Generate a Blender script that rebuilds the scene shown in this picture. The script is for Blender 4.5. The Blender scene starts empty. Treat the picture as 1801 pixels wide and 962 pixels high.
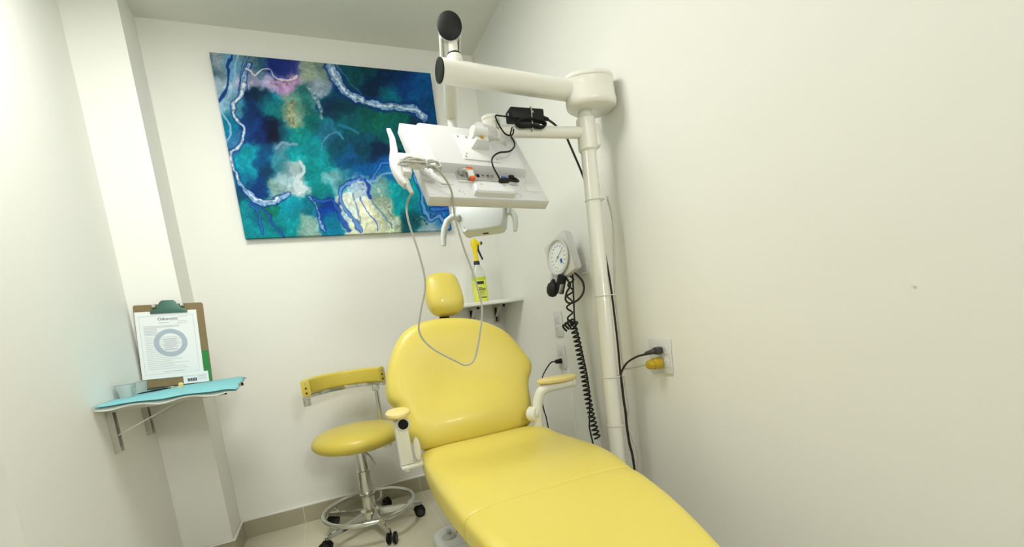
import bpy, bmesh, math, random
import numpy as np
from mathutils import Vector, Matrix, noise
C = bpy.context.scene.collection
sc = bpy.context.scene
PI = math.pi

# ------------------------------------------------------------------ camera
CAM = Vector((-1.0166, -2.4596, 0.929))
YAW, PITCH, ROLL, FPX, CY = -0.39492, -0.12568, -0.12382, 777.3855, 650.1085
cd = bpy.data.cameras.new('camera'); cam = bpy.data.objects.new('camera', cd); C.objects.link(cam)
fw = Vector((-math.sin(YAW) * math.cos(PITCH), math.cos(YAW) * math.cos(PITCH), math.sin(PITCH)))
rt = Vector((math.cos(YAW), math.sin(YAW), 0)); up = rt.cross(fw)
r2 = math.cos(ROLL) * rt + math.sin(ROLL) * up; u2 = -math.sin(ROLL) * rt + math.cos(ROLL) * up
M = Matrix.Identity(4)
for i in range(3):
    M[i][0] = r2[i]; M[i][1] = u2[i]; M[i][2] = -fw[i]; M[i][3] = CAM[i]
cam.matrix_world = M
cd.sensor_fit = 'HORIZONTAL'; cd.sensor_width = 36.0
cd.lens = FPX / 1801 * 36.0
cd.shift_y = (CY - 481.0) / 1801.0
cd.clip_start = 0.02
sc.camera = cam

# ------------------------------------------------------------------ world, light, exposure
w = bpy.data.worlds.new('world'); sc.world = w; w.use_nodes = True
w.node_tree.nodes['Background'].inputs[0].default_value = (1.0, 1.0, 0.95, 1)
w.node_tree.nodes['Background'].inputs[1].default_value = 0.3
sc.view_settings.view_transform = 'Standard'; sc.view_settings.look = 'None'
sc.view_settings.exposure = 0.07; sc.view_settings.gamma = 1.0
sc.view_settings.use_curve_mapping = False

def area(name, loc, target, sx, sy, power, col, spread=PI):
    l = bpy.data.lights.new(name, 'AREA'); l.shape = 'RECTANGLE'; l.size = sx; l.size_y = sy
    l.energy = power; l.color = col; l.spread = spread
    o = bpy.data.objects.new(name, l); C.objects.link(o)
    o.location = loc
    o.rotation_euler = (Vector(target) - Vector(loc)).to_track_quat('-Z', 'Y').to_euler()
    return o
LAMPS = ((-1.17, -1.22, 14.0, 0.6, 0.6), (-1.15, -3.05, 1.2, 0.56, 0.56))
FILL_LAMP = (-0.32, -4.10, 2.05, 15.0, 0.40, 0.30)  # unseen extra lamp, added so the back wall outshines the right wall
for lx, ly, lw, lsx, lsy in LAMPS:
    area('ceiling_panel_light', (lx, ly, 2.325), (lx, ly, 0), lsx, lsy, lw, (1.0, 0.995, 0.955))
area('added_fill_light', FILL_LAMP[:3], (-0.95, 0.0, 1.0), FILL_LAMP[4], FILL_LAMP[5], FILL_LAMP[3], (1.0, 0.995, 0.955))  # fill light of the added rear-wall lamp

# ------------------------------------------------------------------ materials
def mat(name, col, rough=0.5, metal=0.0, bump=0.0, bscale=200.0, var=0.0, vscale=3.0, trans=0.0, ior=1.45,
        emit=None, estr=0.0, coat=0.0, spec=None, sss=0.0, alpha=1.0):
    m = bpy.data.materials.new(name); m.use_nodes = True
    nt = m.node_tree; b = nt.nodes['Principled BSDF']
    c = (*col, 1.0)
    b.inputs['Base Color'].default_value = c
    b.inputs['Roughness'].default_value = rough
    b.inputs['Metallic'].default_value = metal
    b.inputs['Transmission Weight'].default_value = trans
    b.inputs['IOR'].default_value = ior
    b.inputs['Coat Weight'].default_value = coat
    b.inputs['Alpha'].default_value = alpha
    if sss:
        b.inputs['Subsurface Weight'].default_value = sss
        b.inputs['Subsurface Scale'].default_value = 0.02
    if spec is not None: b.inputs['Specular IOR Level'].default_value = spec
    if emit:
        b.inputs['Emission Color'].default_value = (*emit, 1); b.inputs['Emission Strength'].default_value = estr
    tc = nt.nodes.new('ShaderNodeTexCoord')
    if var > 0:
        n = nt.nodes.new('ShaderNodeTexNoise'); n.inputs['Scale'].default_value = vscale; n.inputs['Detail'].default_value = 4
        nt.links.new(tc.outputs['Object'], n.inputs['Vector'])
        mx = nt.nodes.new('ShaderNodeMix'); mx.data_type = 'RGBA'
        mx.inputs['A'].default_value = tuple(min(1, x * (1 - var)) for x in col) + (1,)
        mx.inputs['B'].default_value = tuple(min(1, x * (1 + var)) for x in col) + (1,)
        nt.links.new(n.outputs['Fac'], mx.inputs['Factor']); nt.links.new(mx.outputs['Result'], b.inputs['Base Color'])
    if bump > 0:
        n = nt.nodes.new('ShaderNodeTexNoise'); n.inputs['Scale'].default_value = bscale; n.inputs['Detail'].default_value = 3
        nt.links.new(tc.outputs['Object'], n.inputs['Vector'])
        bp = nt.nodes.new('ShaderNodeBump'); bp.inputs['Strength'].default_value = bump; bp.inputs['Distance'].default_value = 0.002
        nt.links.new(n.outputs['Fac'], bp.inputs['Height']); nt.links.new(bp.outputs['Normal'], b.inputs['Normal'])
    return m

def tile_mat(name, c1, c2, grout, ox, oy, size=0.6, rough=0.12):
    m = bpy.data.materials.new(name); m.use_nodes = True; nt = m.node_tree; b = nt.nodes['Principled BSDF']
    tc = nt.nodes.new('ShaderNodeTexCoord'); mp = nt.nodes.new('ShaderNodeMapping')
    mp.inputs['Location'].default_value = (ox, oy, 0)
    br = nt.nodes.new('ShaderNodeTexBrick'); br.offset = 0; br.squash = 1
    br.inputs['Scale'].default_value = 1; br.inputs['Brick Width'].default_value = size; br.inputs['Row Height'].default_value = size
    br.inputs['Mortar Size'].default_value = 0.002; br.inputs['Mortar Smooth'].default_value = 0.3
    br.inputs['Color1'].default_value = (*c1, 1); br.inputs['Color2'].default_value = (*c2, 1); br.inputs['Mortar'].default_value = (*grout, 1)
    nt.links.new(tc.outputs['Object'], mp.inputs['Vector']); nt.links.new(mp.outputs['Vector'], br.inputs['Vector'])
    n = nt.nodes.new('ShaderNodeTexNoise'); n.inputs['Scale'].default_value = 5; n.inputs['Detail'].default_value = 6
    nt.links.new(tc.outputs['Object'], n.inputs['Vector'])
    mr = nt.nodes.new('ShaderNodeMapRange'); mr.inputs['To Min'].default_value = 0.9; mr.inputs['To Max'].default_value = 1.08
    nt.links.new(n.outputs['Fac'], mr.inputs['Value'])
    mx = nt.nodes.new('ShaderNodeMix'); mx.data_type = 'RGBA'; mx.blend_type = 'MULTIPLY'; mx.inputs['Factor'].default_value = 1
    nt.links.new(br.outputs['Color'], mx.inputs['A']); nt.links.new(mr.outputs['Result'], mx.inputs['B'])
    nt.links.new(mx.outputs['Result'], b.inputs['Base Color'])
    b.inputs['Roughness'].default_value = rough
    return m

WALL = (0.83, 0.835, 0.795)
m_wall = mat('wall_paint', WALL, 0.62, bump=0.12, bscale=60, var=0.012, vscale=1.6)
m_ceil = mat('ceiling_paint', (0.76, 0.765, 0.70), 0.85, bump=0.1, bscale=50)
m_floor = tile_mat('floor_tile', (0.60, 0.575, 0.44), (0.58, 0.555, 0.43), (0.66, 0.65, 0.56), 0.041, 0.187)
m_skirt = tile_mat('skirting_tile', (0.40, 0.375, 0.27), (0.385, 0.36, 0.26), (0.6, 0.58, 0.5), 0.041, 0.187, rough=0.25)
m_plaster = mat('white_plaster', (0.84, 0.84, 0.78), 0.7, bump=0.2)
m_vinyl = mat("yellow_vinyl", (0.70, 0.585, 0.118), 0.36, bump=0.10, bscale=420, var=0.015, vscale=4, coat=0.08)
m_vinyl2 = mat("olive_yellow_vinyl", (0.66, 0.54, 0.085), 0.36, bump=0.08, bscale=420, coat=0.08)
m_pad = mat('armrest_vinyl', (0.80, 0.66, 0.27), 0.4, bump=0.04, bscale=300)
m_enamel = mat('cream_enamel', (0.76, 0.76, 0.69), 0.28, coat=0.25)
m_whitep = mat('white_plastic', (0.68, 0.69, 0.68), 0.4)
m_whitep2 = mat('cool_white_plastic', (0.66, 0.71, 0.70), 0.38)
m_monitor = mat('monitor_plastic', (0.62, 0.63, 0.635), 0.45, bump=0.08, bscale=600)
m_greyp = mat('grey_plastic', (0.45, 0.46, 0.44), 0.45)
m_lgrey = mat('light_grey_plastic', (0.62, 0.63, 0.60), 0.45)
m_black = mat('black_plastic', (0.008, 0.009, 0.008), 0.5, spec=0.25)
m_cap = mat('dark_cap_plastic', (0.012, 0.017, 0.012), 0.75, spec=0.2)
m_rubber = mat('black_rubber', (0.010, 0.011, 0.010), 0.5)
m_cable = mat('black_cable', (0.018, 0.010, 0.010), 0.45)
m_gcable = mat('grey_cable', (0.42, 0.42, 0.38), 0.5)
m_bcable = mat('beige_cable', (0.46, 0.45, 0.40), 0.5)
m_chrome = mat('chrome', (0.66, 0.67, 0.64), 0.12, metal=1.0)
m_steel = mat('dull_steel', (0.58, 0.58, 0.54), 0.3, metal=1.0)
m_alu = mat('brushed_steel', (0.55, 0.55, 0.49), 0.45, metal=0.7, bump=0.05)
m_slot = mat('dark_red_slot', (0.10, 0.012, 0.02), 0.6)
m_shelf = mat('white_laminate', (0.82, 0.83, 0.78), 0.4)
m_cloth = mat('blue_cloth', (0.20, 0.52, 0.57), 0.85, bump=0.25, bscale=250, var=0.08, vscale=14)
m_clothw = mat('white_cloth_backing', (0.72, 0.78, 0.74), 0.85, bump=0.2, bscale=250)
m_teal = mat('dark_teal_cloth', (0.10, 0.36, 0.35), 0.85, bump=0.2)
m_board = mat('brown_hardboard', (0.22, 0.16, 0.075), 0.6, var=0.12, vscale=60)
m_paper = mat('white_paper', (0.80, 0.83, 0.84), 0.75)
m_clip = mat('green_metal', (0.07, 0.16, 0.13), 0.35, metal=0.5)
m_ink = mat('dark_ink', (0.20, 0.22, 0.26), 0.7)
m_inkl = mat('pale_ink', (0.48, 0.52, 0.56), 0.75)
m_inkd = mat('navy_ink', (0.02, 0.05, 0.09), 0.7)
m_ring = mat('grey_blue_print', (0.40, 0.47, 0.56), 0.75)
m_green = mat('green_label', (0.02, 0.22, 0.05), 0.6)
m_blackink = mat('black_ink', (0.015, 0.018, 0.02), 0.6)
m_orange = mat('orange_plastic', (0.80, 0.16, 0.03), 0.4)
m_yplug = mat('yellow_rubber', (0.50, 0.34, 0.015), 0.45, bump=0.2, bscale=90)
m_plug = mat('dark_grey_rubber', (0.045, 0.045, 0.045), 0.5)
m_sprayy = mat('yellow_trigger_plastic', (0.85, 0.68, 0.01), 0.35)
m_liquid = mat('yellow_liquid_bottle', (0.66, 0.80, 0.05), 0.2, trans=0.25, sss=0.1)
m_clearp = mat('clear_bottle_plastic', (0.86, 0.90, 0.84), 0.12, trans=0.7, ior=1.3)
m_label = mat('lime_label', (0.68, 0.74, 0.09), 0.5)
m_navy = mat('navy_plastic', (0.01, 0.02, 0.04), 0.45)
m_acryl = mat('clear_acrylic', (0.86, 0.92, 0.90), 0.18, trans=0.72, ior=1.25)
m_brass = mat('brass', (0.65, 0.42, 0.1), 0.3, metal=1.0)
m_blue = mat('blue_print', (0.02, 0.13, 0.55), 0.6)
m_dial = mat('dial_face', (0.80, 0.84, 0.84), 0.5)
m_screen = mat('black_screen_glass', (0.01, 0.01, 0.012), 0.12)
m_light = mat('lamp_diffuser', (1, 1, 1), 0.5, emit=(1.0, 0.985, 0.90), estr=6.0)
m_sky = mat('bright_window_glass', (1, 1, 1), 0.5, emit=(0.95, 1.0, 0.98), estr=2.0)
m_red = mat('red_button', (0.6, 0.05, 0.02), 0.4)

# ------------------------------------------------------------------ mesh builder
def frame(d, upv=Vector((0, 0, 1))):
    d = Vector(d).normalized()
    if abs(d.dot(upv)) > 0.98: upv = Vector((0, 1, 0))
    x = upv.cross(d).normalized(); y = d.cross(x)
    return x, y, d
def T(loc, x=(1, 0, 0), y=(0, 1, 0), z=(0, 0, 1)):
    m = Matrix.Identity(4)
    for i in range(3): m[i][0] = x[i]; m[i][1] = y[i]; m[i][2] = z[i]; m[i][3] = loc[i]
    return m
def TZ(loc, d, upv=Vector((0, 0, 1))):
    x, y, z = frame(d, upv); return T(loc, x, y, z)
class MB:
    def __init__(s): s.v = []; s.f = []
    def add(s, vs, fs, mtx=None):
        n = len(s.v)
        for v in vs:
            v = Vector(v); s.v.append(tuple(mtx @ v) if mtx is not None else tuple(v))
        for f in fs: s.f.append([i + n for i in f])
        return s
    def box(s, size, mtx=None, c=(0, 0, 0), bev=0.0, seg=2):
        bm = bmesh.new(); bmesh.ops.create_cube(bm, size=1)
        for v in bm.verts: v.co = Vector((v.co.x * size[0] + c[0], v.co.y * size[1] + c[1], v.co.z * size[2] + c[2]))
        if bev > 0: bmesh.ops.bevel(bm, geom=bm.edges[:], offset=min(bev, min(size) * .49), segments=seg, profile=0.5, affect='EDGES')
        bm.verts.index_update()
        s.add([v.co.copy() for v in bm.verts], [[v.index for v in f.verts] for f in bm.faces], mtx); bm.free(); return s
    def prism(s, poly, z0, z1, mtx=None, bev=0.0, seg=2, vert_bev=False):
        bm = bmesh.new(); vs = [bm.verts.new((p[0], p[1], z0)) for p in poly]; f = bm.faces.new(vs)
        r = bmesh.ops.extrude_face_region(bm, geom=[f])
        for g in r['geom']:
            if isinstance(g, bmesh.types.BMVert): g.co.z = z1
        bmesh.ops.recalc_face_normals(bm, faces=bm.faces[:])
        if bev > 0:
            es = [e for e in bm.edges if abs(e.verts[0].co.z - e.verts[1].co.z) < 1e-9 or vert_bev]
            bmesh.ops.bevel(bm, geom=es, offset=bev, segments=seg, profile=0.5, affect='EDGES')
        bm.verts.index_update()
        s.add([v.co.copy() for v in bm.verts], [[v.index for v in f.verts] for f in bm.faces], mtx); bm.free(); return s
    def loft(s, rings, mtx=None, capa=True, capb=True, closed=True):
        vs = []; fs = []; n = len(rings[0])
        for r in rings: vs += list(r)
        for i in range(len(rings) - 1):
            for j in range(n if closed else n - 1):
                a = i * n + j; b = i * n + (j + 1) % n; fs.append([a, b, b + n, a + n])
        if capa: fs.append(list(range(n))[::-1])
        if capb: fs.append([len(vs) - n + j for j in range(n)])
        return s.add(vs, fs, mtx)
    def lathe(s, prof, mtx=None, n=28, sx=1.0, sy=1.0):
        rings = [[(r * math.cos(2 * PI * j / n) * sx, r * math.sin(2 * PI * j / n) * sy, z) for j in range(n)] for r, z in prof]
        return s.loft(rings, mtx)
    def cyl(s, a, b, r, r2=None, n=20, bev=0.0):
        a = Vector(a); b = Vector(b); L = (b - a).length; r2 = r if r2 is None else r2
        pr = [(r, 0), (r2, L)] if bev == 0 else [(r - bev, 0), (r, bev), (r2, L - bev), (r2 - bev, L)]
        return s.lathe(pr, TZ(a, b - a), n)
    def tube(s, path, r, n=10, smooth=0):
        P = [Vector(p) for p in path]
        if smooth:
            if isinstance(r, (list, tuple)): r = [float(q_) for q_ in np.interp(np.linspace(0, len(P) - 1, (len(P) - 1) * smooth + 1), range(len(P)), r)]
            P = catmull(P, smooth)
        rings = []; x = None
        for i, p in enumerate(P):
            d = (P[min(i + 1, len(P) - 1)] - P[max(i - 1, 0)]).normalized()
            if x is None: x = frame(d)[0]
            x = (x - d * x.dot(d)).normalized(); y = d.cross(x)
            rr = r[i] if isinstance(r, (list, tuple)) else r
            rings.append([tuple(p + rr * (math.cos(2 * PI * j / n) * x + math.sin(2 * PI * j / n) * y)) for j in range(n)])
        return s.loft(rings)
    def torus(s, mtx, R, r, n=48, m=10, sx=1, sy=1):
        vs = []; fs = []
        for i in range(n):
            a = 2 * PI * i / n
            for j in range(m):
                b = 2 * PI * j / m
                vs.append(((R + r * math.cos(b)) * math.cos(a) * sx, (R + r * math.cos(b)) * math.sin(a) * sy, r * math.sin(b)))
        for i in range(n):
            for j in range(m):
                fs.append([i * m + j, ((i + 1) % n) * m + j, ((i + 1) % n) * m + (j + 1) % m, i * m + (j + 1) % m])
        return s.add(vs, fs, mtx)
    def build(s, name, m, parent=None, sub=0, angle=35, origin=None):
        o0 = Vector((0, 0, 0))
        if parent is not None: o0 = parent_loc(parent)
        elif origin is not None: o0 = Vector(origin)
        me = bpy.data.meshes.new(name)
        me.from_pydata([tuple(Vector(v) - o0) for v in s.v], [], s.f); me.validate(); me.update()
        bm = bmesh.new(); bm.from_mesh(me); bmesh.ops.recalc_face_normals(bm, faces=bm.faces[:]); bm.to_mesh(me); bm.free()
        me.materials.append(m)
        me.polygons.foreach_set('use_smooth', [True] * len(me.polygons))
        me.set_sharp_from_angle(angle=math.radians(angle))
        o = bpy.data.objects.new(name, me); C.objects.link(o)
        if parent is not None: o.parent = parent
        elif origin is not None: o.location = o0
        if sub:
            md = o.modifiers.new('sub', 'SUBSURF'); md.levels = sub; md.render_levels = sub
        return o
def parent_loc(p):
    l = Vector((0, 0, 0))
    while p is not None: l = l + Vector(p.location); p = p.parent
    return l
def catmull(P, k, closed=False):
    P = [Vector(p) for p in P]; out = []; n = len(P)
    rng = range(n) if closed else range(n - 1)
    for i in rng:
        if closed: a, b, c, d = P[(i - 1) % n], P[i], P[(i + 1) % n], P[(i + 2) % n]
        else: a, b, c, d = P[max(i - 1, 0)], P[i], P[i + 1], P[min(i + 2, n - 1)]
        for t in range(k):
            t = t / k
            out.append(0.5 * ((2 * b) + (c - a) * t + (2 * a - 5 * b + 4 * c - d) * t * t + (3 * b - a - 3 * c + d) * t ** 3))
    if not closed: out.append(P[-1])
    return out
def thing(name, label, cat, loc, group=None):
    o = bpy.data.objects.new(name, None); C.objects.link(o); o.location = loc; o.empty_display_size = 0.05
    return tag(o, label, cat, group)
def tag(o, label=None, cat=None, group=None, kind=None):
    if label: o['label'] = label
    if cat: o['category'] = cat
    if group: o['group'] = group
    if kind: o['kind'] = kind
    return o
def struct(o): o['kind'] = 'structure'; return o
def rrect(w, h, r, n=6):
    out = []
    for cx, cy, a0 in ((w / 2 - r, h / 2 - r, 0), (-w / 2 + r, h / 2 - r, PI / 2), (-w / 2 + r, -h / 2 + r, PI), (w / 2 - r, -h / 2 + r, 1.5 * PI)):
        for k in range(n + 1):
            a = a0 + PI / 2 * k / n; out.append((cx + r * math.cos(a), cy + r * math.sin(a)))
    return out

# ------------------------------------------------------------------ room
H = 2.369; XL = -1.70; XC = -1.519; YC = -0.2134; YJ = -1.134; XF = -3.0; YB = -4.3; TH = 0.12
def wall(name, a, b, m=m_wall):
    a = Vector(a); b = Vector(b)
    return struct(MB().box([abs(b[i] - a[i]) for i in range(3)], c=[(a[i] + b[i]) / 2 for i in range(3)]).build(name, m))
wall('floor', (XF - TH, YB - TH, -0.1), (TH, TH, 0), m_floor)
wall('ceiling', (XF - TH, YB - TH, H), (TH, TH, H + 0.1), m_ceil)
wall('wall_back', (XC, 0, 0), (TH, TH, H))
wall('wall_right', (0, YB - TH, 0), (TH, 0, H))
wall('wall_column', (XL - TH, YC, 0), (XC, TH, H))
wall('wall_left', (XL - TH, YJ, 0), (XL, YC, H))
wall('wall_front_left', (XF - TH, YJ, 0), (XL - TH, YJ + TH, H))
wall('wall_far_left', (XF - TH, YB - TH, 0), (XF, YJ, H))
wall('wall_front', (XF, YB - TH, 0), (0, YB, H))
def skirt(side, segs):
    b = MB(); t = MB()
    for (x0, y0, x1, y1) in segs:
        b.box((x1 - x0, y1 - y0, 0.083), c=((x0 + x1) / 2, (y0 + y1) / 2, 0.0415), bev=0.001, seg=1)
        t.box((x1 - x0 - .001, y1 - y0 - .001, 0.009), c=((x0 + x1) / 2, (y0 + y1) / 2, 0.0875), bev=0.003)
    struct(b.build('baseboard_' + side, m_skirt)); struct(t.build('trim_' + side, m_plaster))
D = 0.012
skirt('back', [(XC, -D, 0, 0)])
skirt('right', [(-D, YB, 0, -D)])
skirt('left', [(XL, YJ, XL + D, YC - D), (XL, YC - D, XC + D, YC), (XC, YC, XC + D, -D)])
# ceiling lamps
for i, (lx, ly, lw, lsx, lsy) in enumerate(LAMPS):
    cl = thing('ceiling_light', ('square white flat panel lamp on the ceiling above the dental chair', 'square white flat panel lamp on the ceiling nearest the front wall')[i], 'ceiling light', (lx, ly, 2.334), 'ceiling panel lamps')
    MB().box((lsx + .06, lsy + .06, 0.034), c=(lx, ly, H - 0.0175), bev=0.004).build('lamp_frame', m_whitep, cl)
    MB().box((lsx + .01, lsy + .01, 0.004), c=(lx, ly, H - 0.036)).build('lamp_diffuser', m_light, cl)

# added lamp, out of view on the rear wall, to brighten the back wall
fl_p = Vector(FILL_LAMP[:3]); fl_d = (Vector((-0.95, 0.0, 1.0)) - fl_p).normalized(); fl_m = TZ(fl_p, fl_d)
fl = thing('added_fill_lamp', 'white rectangular fill lamp added high on the wall facing the back wall', 'added fill lamp', fl_p)
MB().box((FILL_LAMP[4] + .04, FILL_LAMP[5] + .04, 0.05), mtx=fl_m, c=(0, 0, -0.032), bev=0.006).build('fill_lamp_body', m_whitep, fl)
MB().box((FILL_LAMP[4], FILL_LAMP[5], 0.003), mtx=fl_m, c=(0, 0, -0.0045)).build('lamp_diffuser', m_light, fl)
MB().cyl(fl_p - fl_d * 0.05, Vector((FILL_LAMP[0], -4.30, 2.08)), 0.018).build('fill_lamp_bracket', m_whitep, fl)

# ------------------------------------------------------------------ dental chair
XA = -0.535
chair = thing('dental_chair', 'reclining dental chair upholstered in yellow vinyl in the middle of the room', 'dental chair', (XA, -1.25, 0))
def face_frame(y0, z0, s):
    v = Vector((0, s, 1)).normalized(); u = Vector((1, 0, 0)); n = u.cross(v)      # n points to the camera (-y, up)
    return u, v, n
def cushion(outline, org, u, v, n, prof, bulge=None, k=5, nin=7):
    P = catmull([Vector((a, b, 0)) for a, b in outline], k, True)
    cx = sum(p.x for p in P) / len(P); cy = sum(p.y for p in P) / len(P)
    def pt(x, y, h):
        if bulge: h += bulge(x, y) if h > prof[0][1] * 0.5 else 0
        return tuple(Vector(org) + u * x + v * y + n * h)
    rings = []
    for sc_, h in prof:
        rings.append([pt(cx + (p.x - cx) * sc_, cy + (p.y - cy) * sc_, h) for p in P])
    return MB().loft(rings)
# backrest: outline in (x, distance up the slope) from the point (0, -0.9, 0.5)
SL = 0.375
U, V, N = face_frame(-0.9, 0.5, SL); kz = 1 / V.z
bo = [(-.757, .500), (-.787, .54), (-.793, .58), (-.806, .640), (-.829, .675), (-.8315, .715), (-.818, .772), (-.798, .821), (-.770, .868), (-.735, .908), (-.688, .934), (-.63, .947), (-.561, .949),
      (-.491, .942), (-.423, .924), (-.367, .899), (-.314, .862), (-.284, .821), (-.259, .775), (-.241, .740), (-.235, .713), (-.247, .684), (-.268, .654), (-.280, .618), (-.286, .574), (-.300, .51), (-.330, .485), (-.45, .475), (-.60, .475), (-.72, .48)]
bo = [(x + 0.0, (z - 0.5) * kz) for x, z in bo]
def lumbar(x, y):
    g = lambda a, b, sx, sy: math.exp(-((x - a) / sx) ** 2 - ((y - b) / sy) ** 2)
    return 0.030 * g(XA, 0.07, 0.20, 0.07) - 0.020 * g(XA, 0.24, 0.17, 0.12) + 0.006 * g(XA - .02, .40, .2, .06)
bprof = [(0.02, -0.085), (0.6, -0.085), (0.90, -0.082), (0.965, -0.074), (0.992, -0.058), (1.0, -0.036), (0.995, -0.016), (0.975, 0.003), (0.94, 0.014), (0.89, 0.020), (0.82, 0.023), (0.7, 0.024), (0.56, 0.025), (0.42, 0.025), (0.28, 0.025), (0.14, 0.025), (0.02, 0.025)]
cushion(bo, (0, -0.9, 0.5), U, V, N, bprof, lumbar).build('backrest', m_vinyl, chair, sub=1, angle=180)
# back shell behind the cushion
sh = [(cxx, cyy) for cxx, cyy in bo]
cushion(sh, (0, -0.9, 0.5), U, V, N, [(0.02, -0.115), (0.80, -0.115), (0.86, -0.108), (0.88, -0.09), (0.88, -0.08), (0.02, -0.08)]).build('back_shell', m_enamel, chair, angle=50)
# headrest
ho = [(-.598, 1.106), (-.561, 1.121), (-.520, 1.122), (-.484, 1.112), (-.470, 1.085), (-.464, 1.035), (-.466, .985), (-.490, .960), (-.536, .955), (-.580, .963), (-.604, .985), (-.612, 1.028), (-.609, 1.075)]
ho = [(x, (z - 0.5) * kz) for x, z in ho]
hprof = [(0.02, -0.055), (0.6, -0.055), (0.85, -0.05), (0.96, -0.035), (1.0, -0.012), (0.985, 0.012), (0.94, 0.027), (0.86, 0.037), (0.72, 0.044), (0.5, 0.049), (0.3, 0.052), (0.02, 0.053)]
cushion(ho, (0, -0.9, 0.5), U, V, N, hprof).build('headrest', m_vinyl, chair, sub=1, angle=180)
o_ = Vector((0, -0.9, 0.5))
hp = lambda x, z, h: tuple(o_ + U * x + V * ((z - 0.5) * kz) + N * h)
MB().tube([hp(-.537, .88, -.10), hp(-.537, .96, -.075), hp(-.537, 1.01, -.06)], 0.021, 14).build('headrest_post', m_black, chair)
# seat and leg rest, lofted from cross sections along y
def section(y, xc, hw, zt, th, dip, n=48):
    out = []
    for j in range(n):
        a = 2 * PI * j / n
        ca, sa = math.cos(a), math.sin(a)
        e = 0.42 if sa > 0 else 0.62
        x = math.copysign(abs(ca) ** e, ca); z = math.copysign(abs(sa) ** (0.42 if sa > 0 else 0.7), sa)
        zz = zt - th / 2 + z * th / 2
        if sa > 0: zz += -dip * (1 - min(1, abs(x)) ** 2)
        out.append((xc + x * hw, y, zz))
    return out
def lerp_sections(keys, n):
    ys = np.linspace(keys[0][0], keys[-1][0], n); K = np.array(keys); idx = np.arange(len(K))
    res = []
    t = np.array([k[0] for k in keys])
    for y in ys:
        i = int(np.clip(np.searchsorted(-t, -y) - 1, 0, len(K) - 2))
        a = K[max(i - 1, 0)]; b = K[i]; c = K[i + 1]; d = K[min(i + 2, len(K) - 1)]
        q = (y - b[0]) / (c[0] - b[0])
        r = b + (c - b) * (q * q * (3 - 2 * q)) if False else 0.5 * ((2 * b) + (c - a) * q + (2 * a - 5 * b + 4 * c - d) * q * q + (3 * b - a - 3 * c + d) * q ** 3)
        r[0] = y; res.append(r)
    return res
#        y      xc     halfw  ztop   thick  dip
seat_k = [(-0.885, -0.524, 0.236, 0.485, 0.10, 0.0), (-0.96, -0.526, 0.244, 0.506, 0.125, 0.010), (-1.08, -0.530, 0.251, 0.506, 0.14, 0.026), (-1.20, -0.536, 0.255, 0.512, 0.14, 0.020), (-1.35, -0.545, 0.255, 0.520, 0.135, 0.004), (-1.46, -0.551, 0.249, 0.516, 0.125, 0.0), (-1.525, -0.554, 0.241, 0.505, 0.115, 0.0)]
rs = [section(*k) for k in lerp_sections(seat_k, 26)]
def endcap(sec, dy, sgn):
    c = Vector((sum(p[0] for p in sec) / len(sec), sec[0][1], sum(p[2] for p in sec) / len(sec))); out = []
    for s_, d_ in ((0.3, 1.0), (0.8, 0.96), (0.93, 0.72), (0.985, 0.35)):
        out.append([(c.x + (p[0] - c.x) * (s_ * .5 + .5 if s_ > .5 else s_), p[1] + sgn * dy * d_, c.z + (p[2] - c.z) * s_) for p in sec])
    return out
rs = endcap(rs[0], 0.03, 1) + rs + endcap(rs[-1], 0.010, -1)[::-1]
MB().loft(rs).build('seat_cushion', m_vinyl, chair, sub=1, angle=180)
leg_k = [(-1.533, -0.554, 0.240, 0.503, 0.112, 0.0), (-1.60, -0.554, 0.234, 0.498, 0.110, 0.010), (-1.72, -0.553, 0.217, 0.477, 0.105, 0.016), (-1.84, -0.552, 0.190, 0.450, 0.10, 0.014), (-1.95, -0.552, 0.158, 0.420, 0.095, 0.008), (-2.04, -0.552, 0.128, 0.392, 0.085, 0.004)]
rs = [section(*k) for k in lerp_sections(leg_k, 24)]
rs = endcap(rs[0], 0.006, 1) + rs + endcap(rs[-1], 0.05, -1)[::-1]
MB().loft(rs).build('leg_rest', m_vinyl, chair, sub=1, angle=180)
# frame and base under the seat
b = MB(); b.box((0.34, 0.60, 0.05), c=(-0.54, -1.20, 0.345), bev=0.012); b.box((0.06, 0.52, 0.035), c=(-0.54, -1.72, 0.335), bev=0.008, mtx=None)
b.build('seat_frame', m_enamel, chair)
MB().box((0.20, 0.30, 0.32), c=(-0.52, -1.18, 0.17), bev=0.03, seg=3).build('lift_column', m_enamel, chair)
MB().box((0.26, 0.52, 0.05), c=(-0.46, -1.27, 0.025), bev=0.018, seg=3).build('base_plate', m_enamel, chair)
for sx in (-1, 1):
    MB().box((0.02, 0.10, 0.14), c=(XA + sx * 0.15, -0.885, 0.40), bev=0.008).build('back_hinge', m_enamel, chair)
# left armrest (end of the tube towards the camera)
al = thing('armrest', None, None, (0, 0, 0)); al.parent = chair; al.location = (-0.82 - XA, -1.0 + 1.25, 0.5)
def pad(mb, c, L, W, th, d, n=30):
    x = Vector(d).normalized(); z = Vector((0, 0, 1)); y = z.cross(x)
    m = T(c, x, y, z)
    mb.lathe([(0.6, -th * .5), (0.93, -th * .48), (1.0, -th * .15), (0.98, th * .18), (0.88, th * .4), (0.6, th * .5), (0.02, th * .52)], m @ Matrix.Diagonal((L / 2, W / 2, 1, 1)), n)
pb = MB(); pad(pb, (-0.826, -0.985, 0.652), 0.13, 0.082, 0.020, (0.1, 1, 0)); pb.build('armrest_pad', m_pad, al)
b = MB(); b.tube([(-0.818, -1.01, 0.616), (-0.81, -0.96, 0.616), (-0.80, -0.92, 0.605)], 0.021, 18)
b.build('armrest_tube', m_enamel, al)
MB().cyl((-0.8185, -1.013, 0.616), (-0.8175, -1.008, 0.616), 0.0165, n=20).build('tube_plug', m_black, al)
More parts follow.
